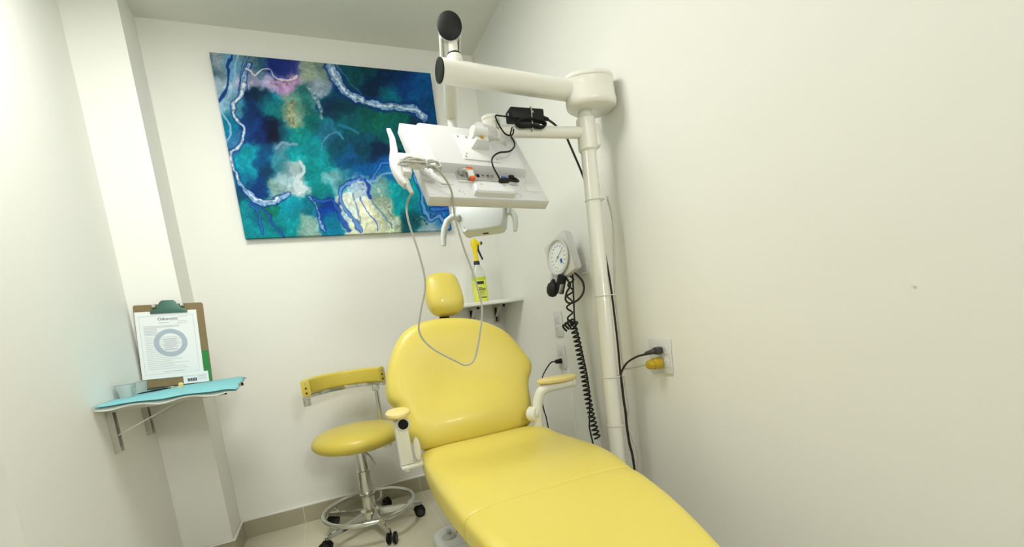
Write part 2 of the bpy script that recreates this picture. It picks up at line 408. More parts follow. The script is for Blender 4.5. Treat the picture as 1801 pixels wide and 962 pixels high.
b = MB(); b.prism([(-0.022, 0.0), (0.022, 0.0), (0.020, 0.155), (-0.024, 0.155)], -0.016, 0.016, T((-0.822, -0.985, 0.475), (1, 0, 0), (0, 0, 1), (0, -1, 0)), bev=0.008)
b.build('armrest_upright', m_enamel, al)
b = MB(); b.box((0.075, 0.05, 0.012), c=(-0.806, -0.985, 0.469), bev=0.004); b.box((0.06, 0.03, 0.012), c=(-0.745, -0.965, 0.472), bev=0.004)
b.cyl((-0.822, -0.985, 0.452), (-0.822, -0.985, 0.465), 0.012)
b.build('armrest_bracket', m_enamel, al)
b = MB(); b.lathe([(0.5, -1), (1, -.6), (1, .6), (0.5, 1)], T((-0.782, -0.985, 0.52), (1, 0, 0.12), (0, 0, 1), (0, -1, 0)) @ Matrix.Diagonal((0.011, 0.040, 0.006, 1)), 20)
b.build('release_lever', m_enamel, al)
# right armrest (swung outwards)
ar = thing('armrest', None, None, (0, 0, 0)); ar.parent = chair; ar.location = (-0.25 - XA, -0.97 + 1.25, 0.5)
pb = MB(); pad(pb, (-0.222, -0.985, 0.663), 0.165, 0.075, 0.019, (1, -0.12, 0)); pb.build('armrest_pad', m_pad, ar)
b = MB(); b.tube([(-0.318, -0.97, 0.49), (-0.315, -0.972, 0.55), (-0.304, -0.974, 0.60), (-0.286, -0.976, 0.628), (-0.255, -0.979, 0.636), (-0.21, -0.984, 0.638), (-0.165, -0.99, 0.640)], 0.0195, 18, smooth=4)
b.cyl((-0.165, -0.99, 0.640), (-0.152, -0.992, 0.6405), 0.0208, n=20, bev=0.003)
b.cyl((-0.255, -0.98, 0.64), (-0.255, -0.981, 0.652), 0.012); b.cyl((-0.195, -0.985, 0.64), (-0.195, -0.986, 0.654), 0.012)
b.build('armrest_tube', m_enamel, ar)
b = MB(); b.cyl((-0.34, -0.955, 0.545), (-0.322, -0.985, 0.545), 0.028, n=24, bev=0.004); b.cyl((-0.325, -0.975, 0.545), (-0.316, -0.99, 0.545), 0.014, n=20)
b.build('armrest_pivot', m_enamel, ar)

# ------------------------------------------------------------------ foot control
ft = thing('foot_pedal', 'white foot control with a round grey joystick on the floor beside the dental chair', 'foot control', (-0.62, -0.73, 0))
MB().prism([(p[0] - 0.625, p[1] - 0.735) for p in rrect(0.20, 0.26, 0.075, 8)], 0.0, 0.045, bev=0.014, seg=3).build('pedal_housing', m_whitep, ft)
MB().prism([(p[0] - 0.625, p[1] - 0.725) for p in rrect(0.15, 0.17, 0.05, 8)], 0.044, 0.048, bev=0.001, seg=1).build('control_panel', m_lgrey, ft)
MB().lathe([(0.030, 0), (0.031, 0.004), (0.026, 0.010), (0.010, 0.013), (0.009, 0.022), (0.012, 0.027), (0.010, 0.032), (0.003, 0.033)], T((-0.665, -0.722, 0.047)), 24).build('joystick', m_greyp, ft)
MB().cyl((-0.620, -0.700, 0.047), (-0.620, -0.700, 0.052), 0.009).build('push_button', m_red, ft)

# ------------------------------------------------------------------ stool
SX, SY = -0.935, -0.31
RT = Vector((0.917, -0.4, 0)); RR = Vector((0.4, 0.917, 0))          # stool's own right and rear
def sp(r, phi, z): return Vector((SX, SY, z)) + r * (math.cos(math.radians(phi)) * RT + math.sin(math.radians(phi)) * RR)
stool = thing('stool', 'swivel stool with yellow seat, curved arm support and chrome foot ring behind the dental chair', 'stool', (SX, SY, 0))
MB().lathe([(0.02, 0.408), (0.10, 0.408), (0.165, 0.412), (0.192, 0.422), (0.203, 0.440), (0.202, 0.458), (0.190, 0.476), (0.160, 0.492), (0.10, 0.501), (0.02, 0.504)], T((SX, SY, 0)), 48).build('seat', m_vinyl2, stool, sub=1, angle=180)
MB().lathe([(0.030, 0.09), (0.030, 0.280), (0.034, 0.282), (0.034, 0.288), (0.025, 0.290), (0.025, 0.41)], T((SX, SY, 0)), 32).build('gas_column', m_chrome, stool)
b = MB(); b.lathe([(0.05, 0.392), (0.055, 0.404)], T((SX, SY, 0)), 24); b.box((0.13, 0.16, 0.012), c=(SX, SY, 0.396), bev=0.003); b.build('seat_plate', m_steel, stool)
b = MB(); a_ = sp(0.02, -30, 0.385); b.tube([a_, sp(0.06, -30, 0.36), sp(0.085, -30, 0.325)], 0.005, 8); b.build('height_lever', m_steel, stool)
b = MB(); b.torus(T((SX, SY, 0.112)), 0.205, 0.0105, 64, 12); b.build('foot_ring', m_chrome, stool)
MB().lathe([(0.031, 0.165), (0.037, 0.168), (0.037, 0.176), (0.031, 0.179)], T((SX, SY, 0)), 28).build('column_collar', m_chrome, stool)
b = MB(); b.lathe([(0.03, 0.055), (0.045, 0.06), (0.045, 0.095), (0.032, 0.105)], T((SX, SY, 0)), 28); b.build('hub', m_chrome, stool)
cast = [(-.868, -.543), (-.69, -.33), (-.839, -.099), (-1.141, -.167), (-1.137, -.41)]
th0 = sum((math.degrees(math.atan2(y - SY, x - SX)) - 72 * k + 180) % 360 - 180 for k, (x, y) in enumerate(cast)) / 5
for k in range(5):
    a = math.radians(th0 + 72 * k); d = Vector((math.cos(a), math.sin(a), 0)); c0 = Vector((SX, SY, 0)); sd = Vector((-d.y, d.x, 0))
    leg = MB()
    rings = []
    for r, w_, z0, z1 in ((0.035, 0.018, 0.062, 0.092), (0.12, 0.013, 0.060, 0.084), (0.232, 0.010, 0.058, 0.074), (0.240, 0.008, 0.060, 0.072)):
        p = c0 + d * r; rings.append([tuple(p + sd * w_ + Vector((0, 0, z0))), tuple(p - sd * w_ + Vector((0, 0, z0))), tuple(p - sd * w_ * .7 + Vector((0, 0, z1))), tuple(p + sd * w_ * .7 + Vector((0, 0, z1)))])
    leg.loft(rings)
    leg.tube([c0 + d * 0.175 + Vector((0, 0, 0.078)), c0 + d * 0.195 + Vector((0, 0, 0.095)), c0 + d * 0.205 + Vector((0, 0, 0.108))], 0.005, 8)
    leg.build('leg', m_chrome, stool)
    p = c0 + d * 0.235; yaw = a + 0.9 + k * 0.7; ax = Vector((math.cos(yaw), math.sin(yaw), 0)); q = p + Vector((-ax.y, ax.x, 0)) * 0.010
    cs = MB()
    cs.cyl(p + Vector((0, 0, 0.045)), p + Vector((0, 0, 0.07)), 0.006)
    for s_ in (-1, 1):
        cs.cyl(q + ax * s_ * 0.007 + Vector((0, 0, 0.0245)), q + ax * s_ * 0.021 + Vector((0, 0, 0.0245)), 0.0245, n=24, bev=0.004)
    for s_ in (-1, 1):
        cs.prism([(0.028 * math.cos(t), 0.028 * math.sin(t)) for t in np.linspace(0.15, PI - 0.15, 12)], -0.0045, 0.0045, T(q + ax * s_ * 0.014 + Vector((0, 0, 0.0245)), Vector((-ax.y, ax.x, 0)), (0, 0, 1), ax), bev=0.001)
    co = cs.build('caster', m_black, stool)
    for s_ in (-1, 1): MB().cyl(q + ax * s_ * 0.0208 + Vector((0, 0, 0.0245)), q + ax * s_ * 0.0218 + Vector((0, 0, 0.0245)), 0.0165, n=20).build('wheel_cap', m_plug, co)
# curved arm support
def arcband(r0, r1, z0, z1, p0, p1, n=40, roundr=0.008):
    rings = []
    for i in range(n + 1):
        ph = p0 + (p1 - p0) * i / n; ring = []
        for (x, y) in rrect(r1 - r0, z1 - z0, min(roundr, (r1 - r0) * .49), 4):
            ring.append(tuple(sp((r0 + r1) / 2 + x, ph, (z0 + z1) / 2 + y)))
        rings.append(ring)
    return MB().loft(rings)
AR = 0.195
ab = thing('arm_support', None, None, (0, 0, 0)); ab.parent = stool; ab.location = (0, 0, 0.7)
arcband(AR - 0.032, AR, 0.678, 0.752, 52, 207, roundr=0.012).build('support_pad', m_vinyl2, ab)
arcband(AR - 0.020, AR + 0.004, 0.660, 0.679, 50, 209, roundr=0.002).build('support_rail', m_chrome, ab)
for ph, s_ in ((207.5, 1), (51.5, -1)):
    b = MB(); n_ = (sp(1, ph + s_ * 90, 0) - Vector((SX, SY, 0))).normalized(); n_.z = 0; c_ = sp(AR - 0.016, ph, 0.715)
    rd = (sp(1, ph, 0) - Vector((SX, SY, 0))).normalized()
    b.prism(rrect(0.036, 0.076, 0.014, 6), 0, 0.006, T(c_, n_.cross(Vector((0, 0, 1))), (0, 0, 1), n_) , bev=0.002)
    e_ = b.build('end_plate', m_vinyl2, ab)
    for dz in (-0.022, 0.0, 0.022):
        cc = c_ + Vector((0, 0, dz)) + n_ * 0.0055
        MB().cyl(cc, cc + n_ * 0.003, 0.0045, n=12).build('bolt', m_steel if dz > 0.01 else m_slot, e_)
b = MB(); b.box((0.024, 0.024, 0.03), mtx=T(sp(AR - 0.012, 204, 0.65), RT, RR, (0, 0, 1)), bev=0.002); b.build('rail_foot', m_chrome, ab)
PP = 70
b = MB(); b.tube([sp(AR - 0.01, PP, 0.665), sp(AR - 0.01, PP, 0.40)], 0.011, 16)
b.box((0.032, 0.032, 0.03), mtx=T(sp(AR - 0.01, PP, 0.650), RT, RR, (0, 0, 1)), bev=0.004)
b.tube([sp(AR - 0.01, PP, 0.41), sp(AR - 0.03, PP, 0.392), sp(0.08, PP, 0.388)], 0.010, 12)
b.build('support_post', m_chrome, stool)
b = MB(); b.box((0.03, 0.03, 0.02), mtx=T(sp(0.13, 5, 0.395), RT, RR, (0, 0, 1)), bev=0.003); b.build('clamp_knob', m_steel, stool)

# ------------------------------------------------------------------ pole with swing arm, monitor arm and operating lamp
PX, PY = -0.106, -1.164
unit = thing('dental_light_unit', 'white floor pole with swing arm, monitor arm and dental operating lamp beside the right wall', 'dental lamp', (PX, PY, 0))
def vz(x, y, z): return Vector((x, y, z))
MB().lathe([(0.0255, 0.0), (0.0255, 1.44), (0.0225, 1.445), (0.0225, 1.575)], T((PX, PY, 0)), 32).build('pole', m_enamel, unit)
MB().lathe([(0.10, 0.0), (0.10, 0.008), (0.06, 0.014), (0.03, 0.05), (0.0265, 0.06)], T((PX, PY, 0)), 32).build('base_flange', m_enamel, unit)
b = MB(); b.lathe([(0.0245, 1.425), (0.032, 1.432), (0.031, 1.528), (0.0255, 1.535)], T((PX, PY, 0)), 32)
b.build('arm_collar', m_enamel, unit)
b = MB(); b.box((0.022, 0.03, 0.075), mtx=T((PX + 0.034, PY - 0.006, 1.475), RT, RR, (0, 0, 1)), bev=0.009, seg=3); b.build('clamp', m_enamel, unit)
b = MB(); b.lathe([(0.0235, 1.555), (0.0255, 1.556), (0.0255, 1.566), (0.0235, 1.567)], T((PX, PY, 0)), 32); b.build('ring', m_greyp, unit)
def plan(s, z, ox=0.0):
    P = catmull([Vector(p) for p in ((-.095, -.022, 0), (-.088, .018, 0), (-.045, .055, 0), (.02, .075, 0), (.07, .055, 0), (.088, .0, 0), (.07, -.055, 0), (.02, -.075, 0), (-.045, -.06, 0))], 5, True)
    return [(-0.088 + p.x * s, -1.174 + p.y * s, z) for p in P]
MB().loft([plan(.84, 1.554), plan(.93, 1.558), plan(.95, 1.572), plan(.92, 1.586), plan(.88, 1.630), plan(.89, 1.633), plan(.89, 1.636)]).build('pole_head', m_enamel, unit, angle=60)
MB().loft([plan(.86, 1.636), plan(.895, 1.639), plan(.895, 1.646), plan(.86, 1.652), plan(.6, 1.655)]).build('head_lid', m_enamel, unit, angle=60)
sa = Vector((-0.130, -1.168, 1.610)); se = Vector((-0.600, -1.214, 1.610)); sdir = (se - sa).normalized()
MB().cyl(sa, se, 0.031, 0.0315, 40, bev=0.001).build('swing_arm', m_enamel, unit)
b = MB(); b.lathe([(0.0300, -0.006), (0.0312, 0.0), (0.0312, 0.003), (0.026, 0.005), (0.01, 0.0035)], TZ(se, sdir), 40); b.build('arm_end_cap', m_cap, unit)
ST = Vector((-0.553, -1.213, 0)); z_ = Vector((0, 0, 1))
MB().lathe([(0.023, 1.615), (0.022, 1.645), (0.020, 1.652), (0.016, 1.654)], T(ST), 28).build('riser_socket', m_enamel, unit)
MB().lathe([(0.0185, 1.652), (0.0185, 1.657)], T(ST), 28).build('riser_ring', m_cap, unit)
MB().lathe([(0.0125, 1.655), (0.0125, 1.72)], T(ST), 24).build('riser', m_enamel, unit)
# spring arm runs from the joint away over the patient's head
j0 = Vector((-0.559, -1.222, 1.722)); j1 = Vector((-0.459, -0.848, 1.660)); ad = (j1 - j0).normalized()
ax_, ay_, _ = frame(ad)
b = MB()
rings = []
for t, w_, h_ in ((0.05, .040, .05), (0.08, .046, .056), (0.5, .046, .056), (0.9, .046, .056), (1.0, .046, .05)):
    c_ = j0 + (j1 - j0) * t
    rings.append([tuple(c_ + ax_ * p[0] + ay_ * p[1]) for p in rrect(w_, h_, 0.018, 5)])
b.loft(rings); b.build('spring_arm', m_enamel, unit)
for s_ in (-1, 1):
    b = MB(); b.prism([(0, -0.024), (0.16, -0.022), (0.17, 0), (0.16, 0.022), (0, 0.026)], -0.0025, 0.0025, T(j0 + ax_ * s_ * 0.026 + ad * 0.01, ad, ay_, ad.cross(ay_)), bev=0.0008); b.build('arm_side_plate', m_enamel, unit)
capd = Vector((-0.30, -0.94, 0.02)).normalized()
b = MB(); b.lathe([(0.033, -0.022), (0.036, -0.012), (0.0365, 0.002)], TZ(j0, capd) @ Matrix.Diagonal((0.9, 1.0, 1, 1)), 36); b.build('joint_housing', m_greyp, unit)
b = MB(); b.lathe([(0.0365, 0.002), (0.0365, 0.006), (0.030, 0.009), (0.01, 0.010)], TZ(j0, capd) @ Matrix.Diagonal((0.92, 1.02, 1, 1)), 36); b.build('joint_cap', m_black, unit)
# lamp drop and head
b = MB(); b.cyl(j1 + Vector((0, 0, -0.005)) - ad * 0.01, j1 + Vector((0, 0, -0.055)) - ad * 0.01, 0.017, n=24, bev=0.002); b.build('drop_joint', m_lgrey, unit)
b = MB(); b.tube([j1 - ad * 0.01 + Vector((0, 0, -.05)), j1 + Vector((0, -.005, -0.16)), Vector((-0.452, -0.86, 1.42)), Vector((-0.440, -0.895, 1.365)), Vector((-0.432, -0.935, 1.335))], 0.0125, 16, smooth=4); b.build('drop_tube', m_enamel, unit)
hc = Vector((-0.433, -0.955, 1.258)); hu = Vector((0.12, -0.085, -0.006)).normalized(); hv = Vector((0.12, 0.24, 0.96)); hv = (hv - hu * hv.dot(hu)).normalized(); hn = hu.cross(hv)
hm = T(hc, hu, hv, hn)
lh = thing('lamp_head', None, None, (0, 0, 0)); lh.parent = unit; lh.location = hc - Vector((PX, PY, 0))
hp_ = [(-.066, -.028), (-.058, -.036), (.058, -.036), (.078, -.026), (.085, .0), (.086, .07), (.05, .085), (-.05, .085), (-.092, .06), (-.088, .01)]
b = MB(); b.prism([(p.x, p.y) for p in catmull([Vector((a, c, 0)) for a, c in hp_], 3, True)], -0.036, 0.022, hm, bev=0.010, seg=3); b.build('lamp_housing', m_whitep2, lh)
b = MB(); b.prism([(-.055, -.026), (.055, -.026), (.074, .0), (.074, .065), (-.076, .055), (-.074, .0)], -0.046, -0.036, hm, bev=0.004); b.build('reflector_bezel', m_lgrey, lh)
b = MB(); b.box((0.02, 0.003, 0.008), mtx=hm, c=(0.01, -0.0375, -0.01), bev=0.001); b.build('sensor_window', m_slot, lh)
b = MB(); b.torus(hm @ T((0, 0.02, 0.0)), 0.107, 0.006, 40, 8, sx=1.0, sy=0.9) if False else b.tube([hm @ Vector((-.09, .02, 0)), hm @ Vector((-.105, .06, 0)), hm @ Vector((-.05, .10, 0)), hm @ Vector((0, .105, 0)), hm @ Vector((.05, .10, 0)), hm @ Vector((.10, .06, 0)), hm @ Vector((.09, .02, 0))], 0.008, 10, smooth=4)
b.build('yoke', m_whitep2, lh)
b = MB(); b.tube([(-.505, -.928, 1.287), (-.530, -.92, 1.287), (-.548, -.917, 1.274), (-.561, -.914, 1.248), (-.569, -.914, 1.218), (-.572, -.915, 1.192)], [.011, .011, .0115, .0115, .0105, .0085], 16); b.build('handle', m_whitep2, lh)
b = MB(); b.cyl((-.375, -.985, 1.278), (-.350, -.996, 1.281), 0.013, n=20, bev=.002); b.tube([(-.352, -.996, 1.281), (-.336, -1.003, 1.279), (-.329, -1.007, 1.262), (-.330, -1.010, 1.236), (-.336, -1.011, 1.212)], [.0115, .0115, .011, .010, .007], 16); b.build('handle', m_whitep2, lh)
# monitor arm
ma = Vector((-0.128, -1.163, 1.487)); me_ = Vector((-0.425, -1.143, 1.487))
MB().cyl(ma, me_, 0.0185, 0.0175, 28).build('monitor_arm', m_enamel, unit)
b = MB(); b.lathe([(0.022, -0.034), (0.026, -0.030), (0.026, 0.026), (0.028, 0.028), (0.028, 0.036), (0.022, 0.040)], T((-0.440, -1.150, 1.487)), 28); b.build('elbow', m_enamel, unit)
b = MB(); b.box((0.012, 0.004, 0.022), c=(-0.428, -1.178, 1.494), bev=0.001); b.build('elbow_slot', m_greyp, unit)
# zip ties round the pole and its cables
for z in (1.27, 0.95, 0.665, 0.49):
    b = MB(); b.torus(T((PX + 0.004, PY - 0.002, z), RT, RR, (0, 0, 1)), 0.0275, 0.0016, 36, 8, sx=1.12); b.box((0.006, 0.005, 0.005), mtx=T((PX + 0.036, PY - 0.022, z), RT, RR, (0, 0, 1)), bev=0.001); b.build('zip_tie', m_whitep, unit)

# ------------------------------------------------------------------ monitor, screen turned to the patient
def eul(a, b_, c):
    return Matrix.Rotation(c, 4, 'Z') @ Matrix.Rotation(b_, 4, 'Y') @ Matrix.Rotation(a, 4, 'X')
ML = Matrix.Translation((-0.52, -1.196, 1.374)) @ eul(-0.579, 0.014, 0.12)
def L(x, y, z): return ML @ Vector((x, y, z))
mon = thing('monitor', 'white flat monitor seen from behind, tilted screen-down over the dental chair', 'monitor', (-0.52, -1.196, 1.374))
b = MB(); b.box((0.380, 0.032, 0.297), mtx=ML, c=(0, 0.016, 0), bev=0.003); b.build('back_cover', m_monitor, mon)
b = MB(); b.box((0.350, 0.002, 0.262), mtx=ML, c=(0, 0.0325, 0.004)); b.build('screen', m_screen, mon)
b = MB(); 
rings = []
for y, ins in ((0.0, 0.0), (-0.020, 0.002), (-0.027, 0.006), (-0.028, 0.012)):
    x0, x1, z0, z1 = -0.152 + ins, 0.142 - ins, -0.052 + ins, 0.122 - ins
    rings.append([(x0, y, z0), (x1, y, z0), (x1, y, z1), (x0, y, z1)])
b.loft(rings, ML); b.build('electronics_box', m_monitor, mon)
for i, (x, z0, z1) in enumerate([(-0.170, -0.06, 0.09), (-0.163, -0.06, 0.09)]):
    b = MB(); b.box((0.0025, 0.002, z1 - z0), mtx=ML, c=(x, -0.0005, (z0 + z1) / 2), bev=0.0005); b.build('cover_rib', m_lgrey, mon)
b = MB(); b.prism([(-0.058, -0.027), (0.056, -0.030), (0.052, 0.075), (-0.054, 0.078)], 0.027, 0.031, ML @ Matrix.Rotation(PI / 2, 4, 'X'), bev=0.001); b.build('mount_plate', m_whitep, mon)
b = MB()
b.prism([(-0.026, 0.028), (0.034, 0.028), (0.022, 0.062), (-0.016, 0.062)], -0.020, 0.020, ML @ T((0.004, 0, 0.038), (1, 0, 0), (0, -1, 0), (0, 0, 1)) , bev=0.003)
b.build('mount_bracket', m_whitep, mon)
b = MB(); b.cyl(L(-0.018, -0.060, 0.05), L(0.030, -0.060, 0.05), 0.018, n=24, bev=0.003); b.build('tilt_joint', m_whitep, mon)
b = MB(); p0 = L(0.006, -0.064, 0.06); b.tube([p0, p0.lerp(Vector((-0.44, -1.155, 1.470)), .5), Vector((-0.442, -1.155, 1.470))], [0.020, 0.022, 0.022], 20); b.build('joint_link', m_whitep, mon)
b = MB(); b.cyl(L(0.006, -0.066, 0.030), L(0.006, -0.060, 0.026), 0.006, n=12); b.build('joint_screw', m_brass, mon)
for x, z in ((-0.050, -0.018), (0.048, -0.021), (-0.046, 0.068), (-0.02, 0.068), (-0.044, -0.004), (0.044, 0.066)):
    b = MB(); b.cyl(L(x, -0.030, z), L(x, -0.0325, z), 0.0028, n=10); b.build('mount_screw', m_steel, mon)
for x, z in ((-0.184, 0.142), (-0.181, -0.138), (0.180, -0.138), (0.150, -0.112), (0.142, -0.062)):
    b = MB(); b.cyl(L(x, 0.001, z), L(x, -0.001, z), 0.0026, n=10); b.build('cover_screw', m_lgrey, mon)
b = MB(); b.box((0.192, 0.003, 0.034), mtx=ML, c=(0.009, -0.0005, -0.060), bev=0.0005); b.build('port_panel', m_greyp, mon)
b = MB(); b.box((0.192, 0.003, 0.007), mtx=ML, c=(0.009, -0.001, -0.084), bev=0.0005); b.build('port_lip', m_lgrey, mon)
for i, x in enumerate((-0.034, -0.020, -0.004, 0.012, 0.026)):
    b = MB(); b.lathe([(0.0052, 0), (0.0052, 0.004), (0.0036, 0.0042), (0.0034, 0.001)], ML @ T((x, -0.001, -0.060), (1, 0, 0), (0, 0, 1), (0, -1, 0)), 16)
    p_ = b.build('audio_socket', (m_black if i < 2 else m_chrome), mon)
    if i == 3: MB().cyl(L(x, -0.001, -0.060), L(x, -0.0045, -0.060), 0.0026, n=10).build('socket_core', m_red, p_)
b = MB(); b.box((0.018, 0.005, 0.009), mtx=ML, c=(0.066, -0.002, -0.060), bev=0.002); b.build('video_port', m_blue, mon)
b = MB(); b.box((0.006, 0.005, 0.006), mtx=ML, c=(0.047, -0.002, -0.060), bev=0.001); b.build('small_port', m_brass, mon)
b = MB(); b.box((0.018, 0.008, 0.026), mtx=ML, c=(0.093, -0.003, -0.062), bev=0.003); b.build('power_port', m_black, mon)
b = MB(); b.cyl(L(-0.075, 0.0, -0.055), L(-0.073, -0.016, -0.060), 0.0075, n=16, bev=0.001); b.cyl(L(-0.073, -0.015, -0.060), L(-0.068, -0.030, -0.073), 0.0055, n=14, bev=.001); b.build('aerial_socket', m_steel, mon)
b = MB(); rings = []
for y, ins in ((0.0, 0.0), (-0.014, 0.002), (-0.018, 0.006)):
    x0, x1, z0, z1 = -0.060 + ins, 0.072 - ins, -0.143 + ins, -0.098 - ins
    rings.append([(x0, y, z0 + .006), (x0 + .008, y, z0), (x1 - .008, y, z0), (x1, y, z0 + .006), (x1 - .004, y, z1 - .006), (x1 - .016, y, z1), (x0 + .016, y, z1), (x0 + .004, y, z1 - .006)])
b.loft(rings, ML); b.build('stand_cover', m_monitor, mon)
for x in (-0.034, 0.038):
    b = MB(); b.cyl(L(x, -0.017, -0.112), L(x, -0.0195, -0.112), 0.0025, n=10); b.build('cover_screw', m_greyp, mon)
for x0 in (-0.098, 0.085):
    for dx, dz, s_ in ((0, 0, .004), (0.008, -0.004, .0022), (0.010, -0.012, .0022)):
        b = MB(); b.box((s_, 0.002, s_), mtx=ML, c=(x0 + dx, -0.0005, -0.122 + dz), bev=0.0004); b.build('vent_slot', m_greyp, mon)
b = MB(); b.box((0.05, 0.0016, 0.034), mtx=ML, c=(0.152, -0.0004, -0.094), bev=0.0004); b.build('rating_label', m_lgrey, mon)
b = MB(); b.box((0.034, 0.0016, 0.030), mtx=ML, c=(-0.126, -0.0004, -0.085), bev=0.0004); b.build('cable_recess', m_lgrey, mon)

# ------------------------------------------------------------------ usb stick in the monitor
us = thing('usb_stick', 'orange and white usb stick plugged into the back of the monitor', 'usb stick', L(-0.048, -0.004, -0.06))
um = ML @ T((-0.048, -0.012, -0.066)) @ Matrix.Rotation(0.2, 4, 'X')
MB().box((0.017, 0.011, 0.026), mtx=um, c=(0, 0, 0), bev=0.001).build('stick_body', m_whitep, us)
MB().box((0.0175, 0.012, 0.009), mtx=um, c=(0, 0, 0.015), bev=0.001).build('top_band', m_orange, us)
MB().box((0.0155, 0.013, 0.008), mtx=um, c=(0.001, -0.001, -0.015), bev=0.001).build('bottom_band', m_orange, us)

# ------------------------------------------------------------------ intraoral camera handpiece on its holder
ic = thing('intraoral_camera', 'white handheld dental camera on the left monitor edge with a looping grey cable', 'dental camera', L(-0.245, -0.02, -0.06))
b = MB(); rings = []
for (x, y, z, w_, d_) in ((-.237, -.014, .090, .012, .008), (-.238, -.016, .05, .015, .011), (-.248, -.02, .0, .019, .014), (-.259, -.022, -.04, .024, .019), (-.262, -.024, -.065, .028, .024), (-.262, -.024, -.095, .029, .025), (-.259, -.024, -.125, .026, .024), (-.254, -.024, -.143, .018, .018)):
    rings.append([(x + p[0], y + p[1], z) for p in rrect(w_, d_, min(w_, d_) * .35, 4)])
b.loft(rings, ML); b.build('handpiece', m_whitep, ic)
b = MB(); b.box((0.022, 0.022, 0.032), mtx=ML, c=(-0.250, -0.040, -0.108), bev=0.003); b.build('switch_block', m_whitep, ic)
b = MB(); b.box((0.014, 0.002, 0.006), mtx=ML, c=(-0.250, -0.050, -0.087), bev=0.001); b.build('thumb_button', m_lgrey, ic)
b = MB(); b.box((0.070, 0.030, 0.026), mtx=ML, c=(-0.214, -0.022, -0.046), bev=0.003); b.build('holder', m_whitep, ic)
b = MB(); b.tube([L(-.19, -.012, -.060), L(-.165, -.010, -.095), L(-.142, -.006, -.103), L(-.128, -.004, -.100)], 0.0022, 8); b.build('holder_wire', m_whitep, ic)
b = MB(); b.cyl(L(-0.253, -0.026, -0.143), L(-0.249, -0.026, -0.172), 0.0075, 0.0045, 16); b.build('strain_relief', m_greyp, ic)
loop = [tuple(L(-0.249, -0.026, -0.168)), (-.762, -1.290, 1.235), (-.764, -1.293, 1.190), (-.751, -1.302, 1.104), (-.747, -1.302, 1.031), (-.768, -1.292, .960), (-.777, -1.285, .909), (-.751, -1.291, .864), (-.696, -1.298, .822), (-.667, -1.301, .805), (-.641, -1.299, .817), (-.622, -1.301, .865), (-.604, -1.300, .926), (-.598, -1.296, .972), (-.606, -1.282, 1.052), (-.622, -1.275, 1.131), (-.632, -1.270, 1.208), (-.643, -1.305, 1.262), (-.668, -1.335, 1.290), (-.695, -1.350, 1.312), tuple(L(-.19, -.046, -.098))]
MB().tube(loop, 0.0026, 10, smooth=6).build('hanging_cable', m_gcable, ic)
b = MB(); 
MB().tube([L(-.26, -.050, -.088), L(-.235, -.056, -.076), L(-.205, -.056, -.088), L(-.175, -.055, -.080), L(-.158, -.053, -.095), L(-.168, -.052, -.116), L(-.19, -.054, -.104), L(-.22, -.056, -.094), L(-.25, -.054, -.104), L(-.268, -.050, -.097), L(-.255, -.052, -.090), L(-.22, -.059, -.084), L(-.19, -.060, -.094), L(-.166, -.058, -.088), L(-.160, -.058, -.104), L(-.175, -.058, -.112), L(-.197, -.060, -.098), L(-.225, -.061, -.100), L(-.25, -.057, -.094)], 0.0026, 8, smooth=5).build('cable_bundle', m_gcable, ic)
MB().torus(ML @ T((-.198, -.056, -.093), (0, 0, 1), (0, 1, 0), (-1, 0, 0)), 0.009, 0.002, 20, 8, sx=1.2).build('cable_tie', m_lgrey, ic)

# ------------------------------------------------------------------ power adapter strapped on the monitor arm
pa = thing('power_adapter', 'black power adapter strapped with its coiled cable on the horizontal monitor arm', 'power adapter', (-0.318, -1.153, 1.515))
am = T((-0.322, -1.152, 1.532), (0.998, -0.06, 0), (0.06, 0.998, 0), (0, 0, 1)) @ Matrix.Rotation(0.03, 4, 'Y')
MB().box((0.112, 0.048, 0.034), mtx=am, bev=0.004).build('brick', m_black, pa)
MB().cyl(am @ Vector((-0.056, -0.002, 0)), am @ Vector((-0.0568, -0.002, 0)), 0.006, n=16).build('round_sticker', m_ring, pa)
b = MB(); b.box((0.003, 0.052, 0.003), mtx=am, c=(0.012, 0, 0.0185)); b.box((0.003, 0.002, 0.07), mtx=am, c=(0.012, -0.026, -0.016)); b.box((0.003, 0.052, 0.002), mtx=am, c=(0.012, 0, -0.050)); b.box((0.003, 0.002, 0.07), mtx=am, c=(0.012, 0.026, -0.016)); b.box((0.007, 0.004, 0.006), mtx=am, c=(0.014, -0.027, 0.003))
b.build('strap', m_bcable, pa)
rnd = random.Random(4)
pth = []
for k in range(5):
    o = rnd.uniform(-.004, .004)
    for q in range(8):
        a = 2 * PI * q / 8
        pth.append(am @ Vector((0.010 + 0.048 * math.cos(a) + o, -0.030 + 0.006 * k / 2 - .004, -0.030 + 0.008 * math.sin(a) * (1.6 if math.cos(a) > 0 or math.cos(a) < -.3 else .8) + o)))
MB().tube(pth, 0.0032, 8, smooth=4).build('coiled_cable', m_black, pa)
MB().tube([am @ Vector((-.056, .0, -.004)), (-.425, -1.195, 1.510), (-.446, -1.205, 1.504), (-.440, -1.207, 1.480), (-.427, -1.212, 1.454), (-.412, -1.215, 1.447), (-.398, -1.208, 1.455), (-.385, -1.19, 1.475)], 0.0024, 8, smooth=5).build('output_lead', m_black, pa)
lead = [(-.392, -1.195, 1.478), (-.405, -1.215, 1.462), (-.413, -1.222, 1.445), tuple(L(.112, -.062, .024)), tuple(L(.104, -.060, .004)), tuple(L(.080, -.058, -.016)), tuple(L(.045, -.055, -.022)), tuple(L(.018, -.05, -.040)), tuple(L(.010, -.045, -.066)), tuple(L(.020, -.034, -.094)), tuple(L(.032, -.022, -.104))]
MB().tube(lead, 0.0024, 8, smooth=5).build('monitor_lead', m_black, pa)
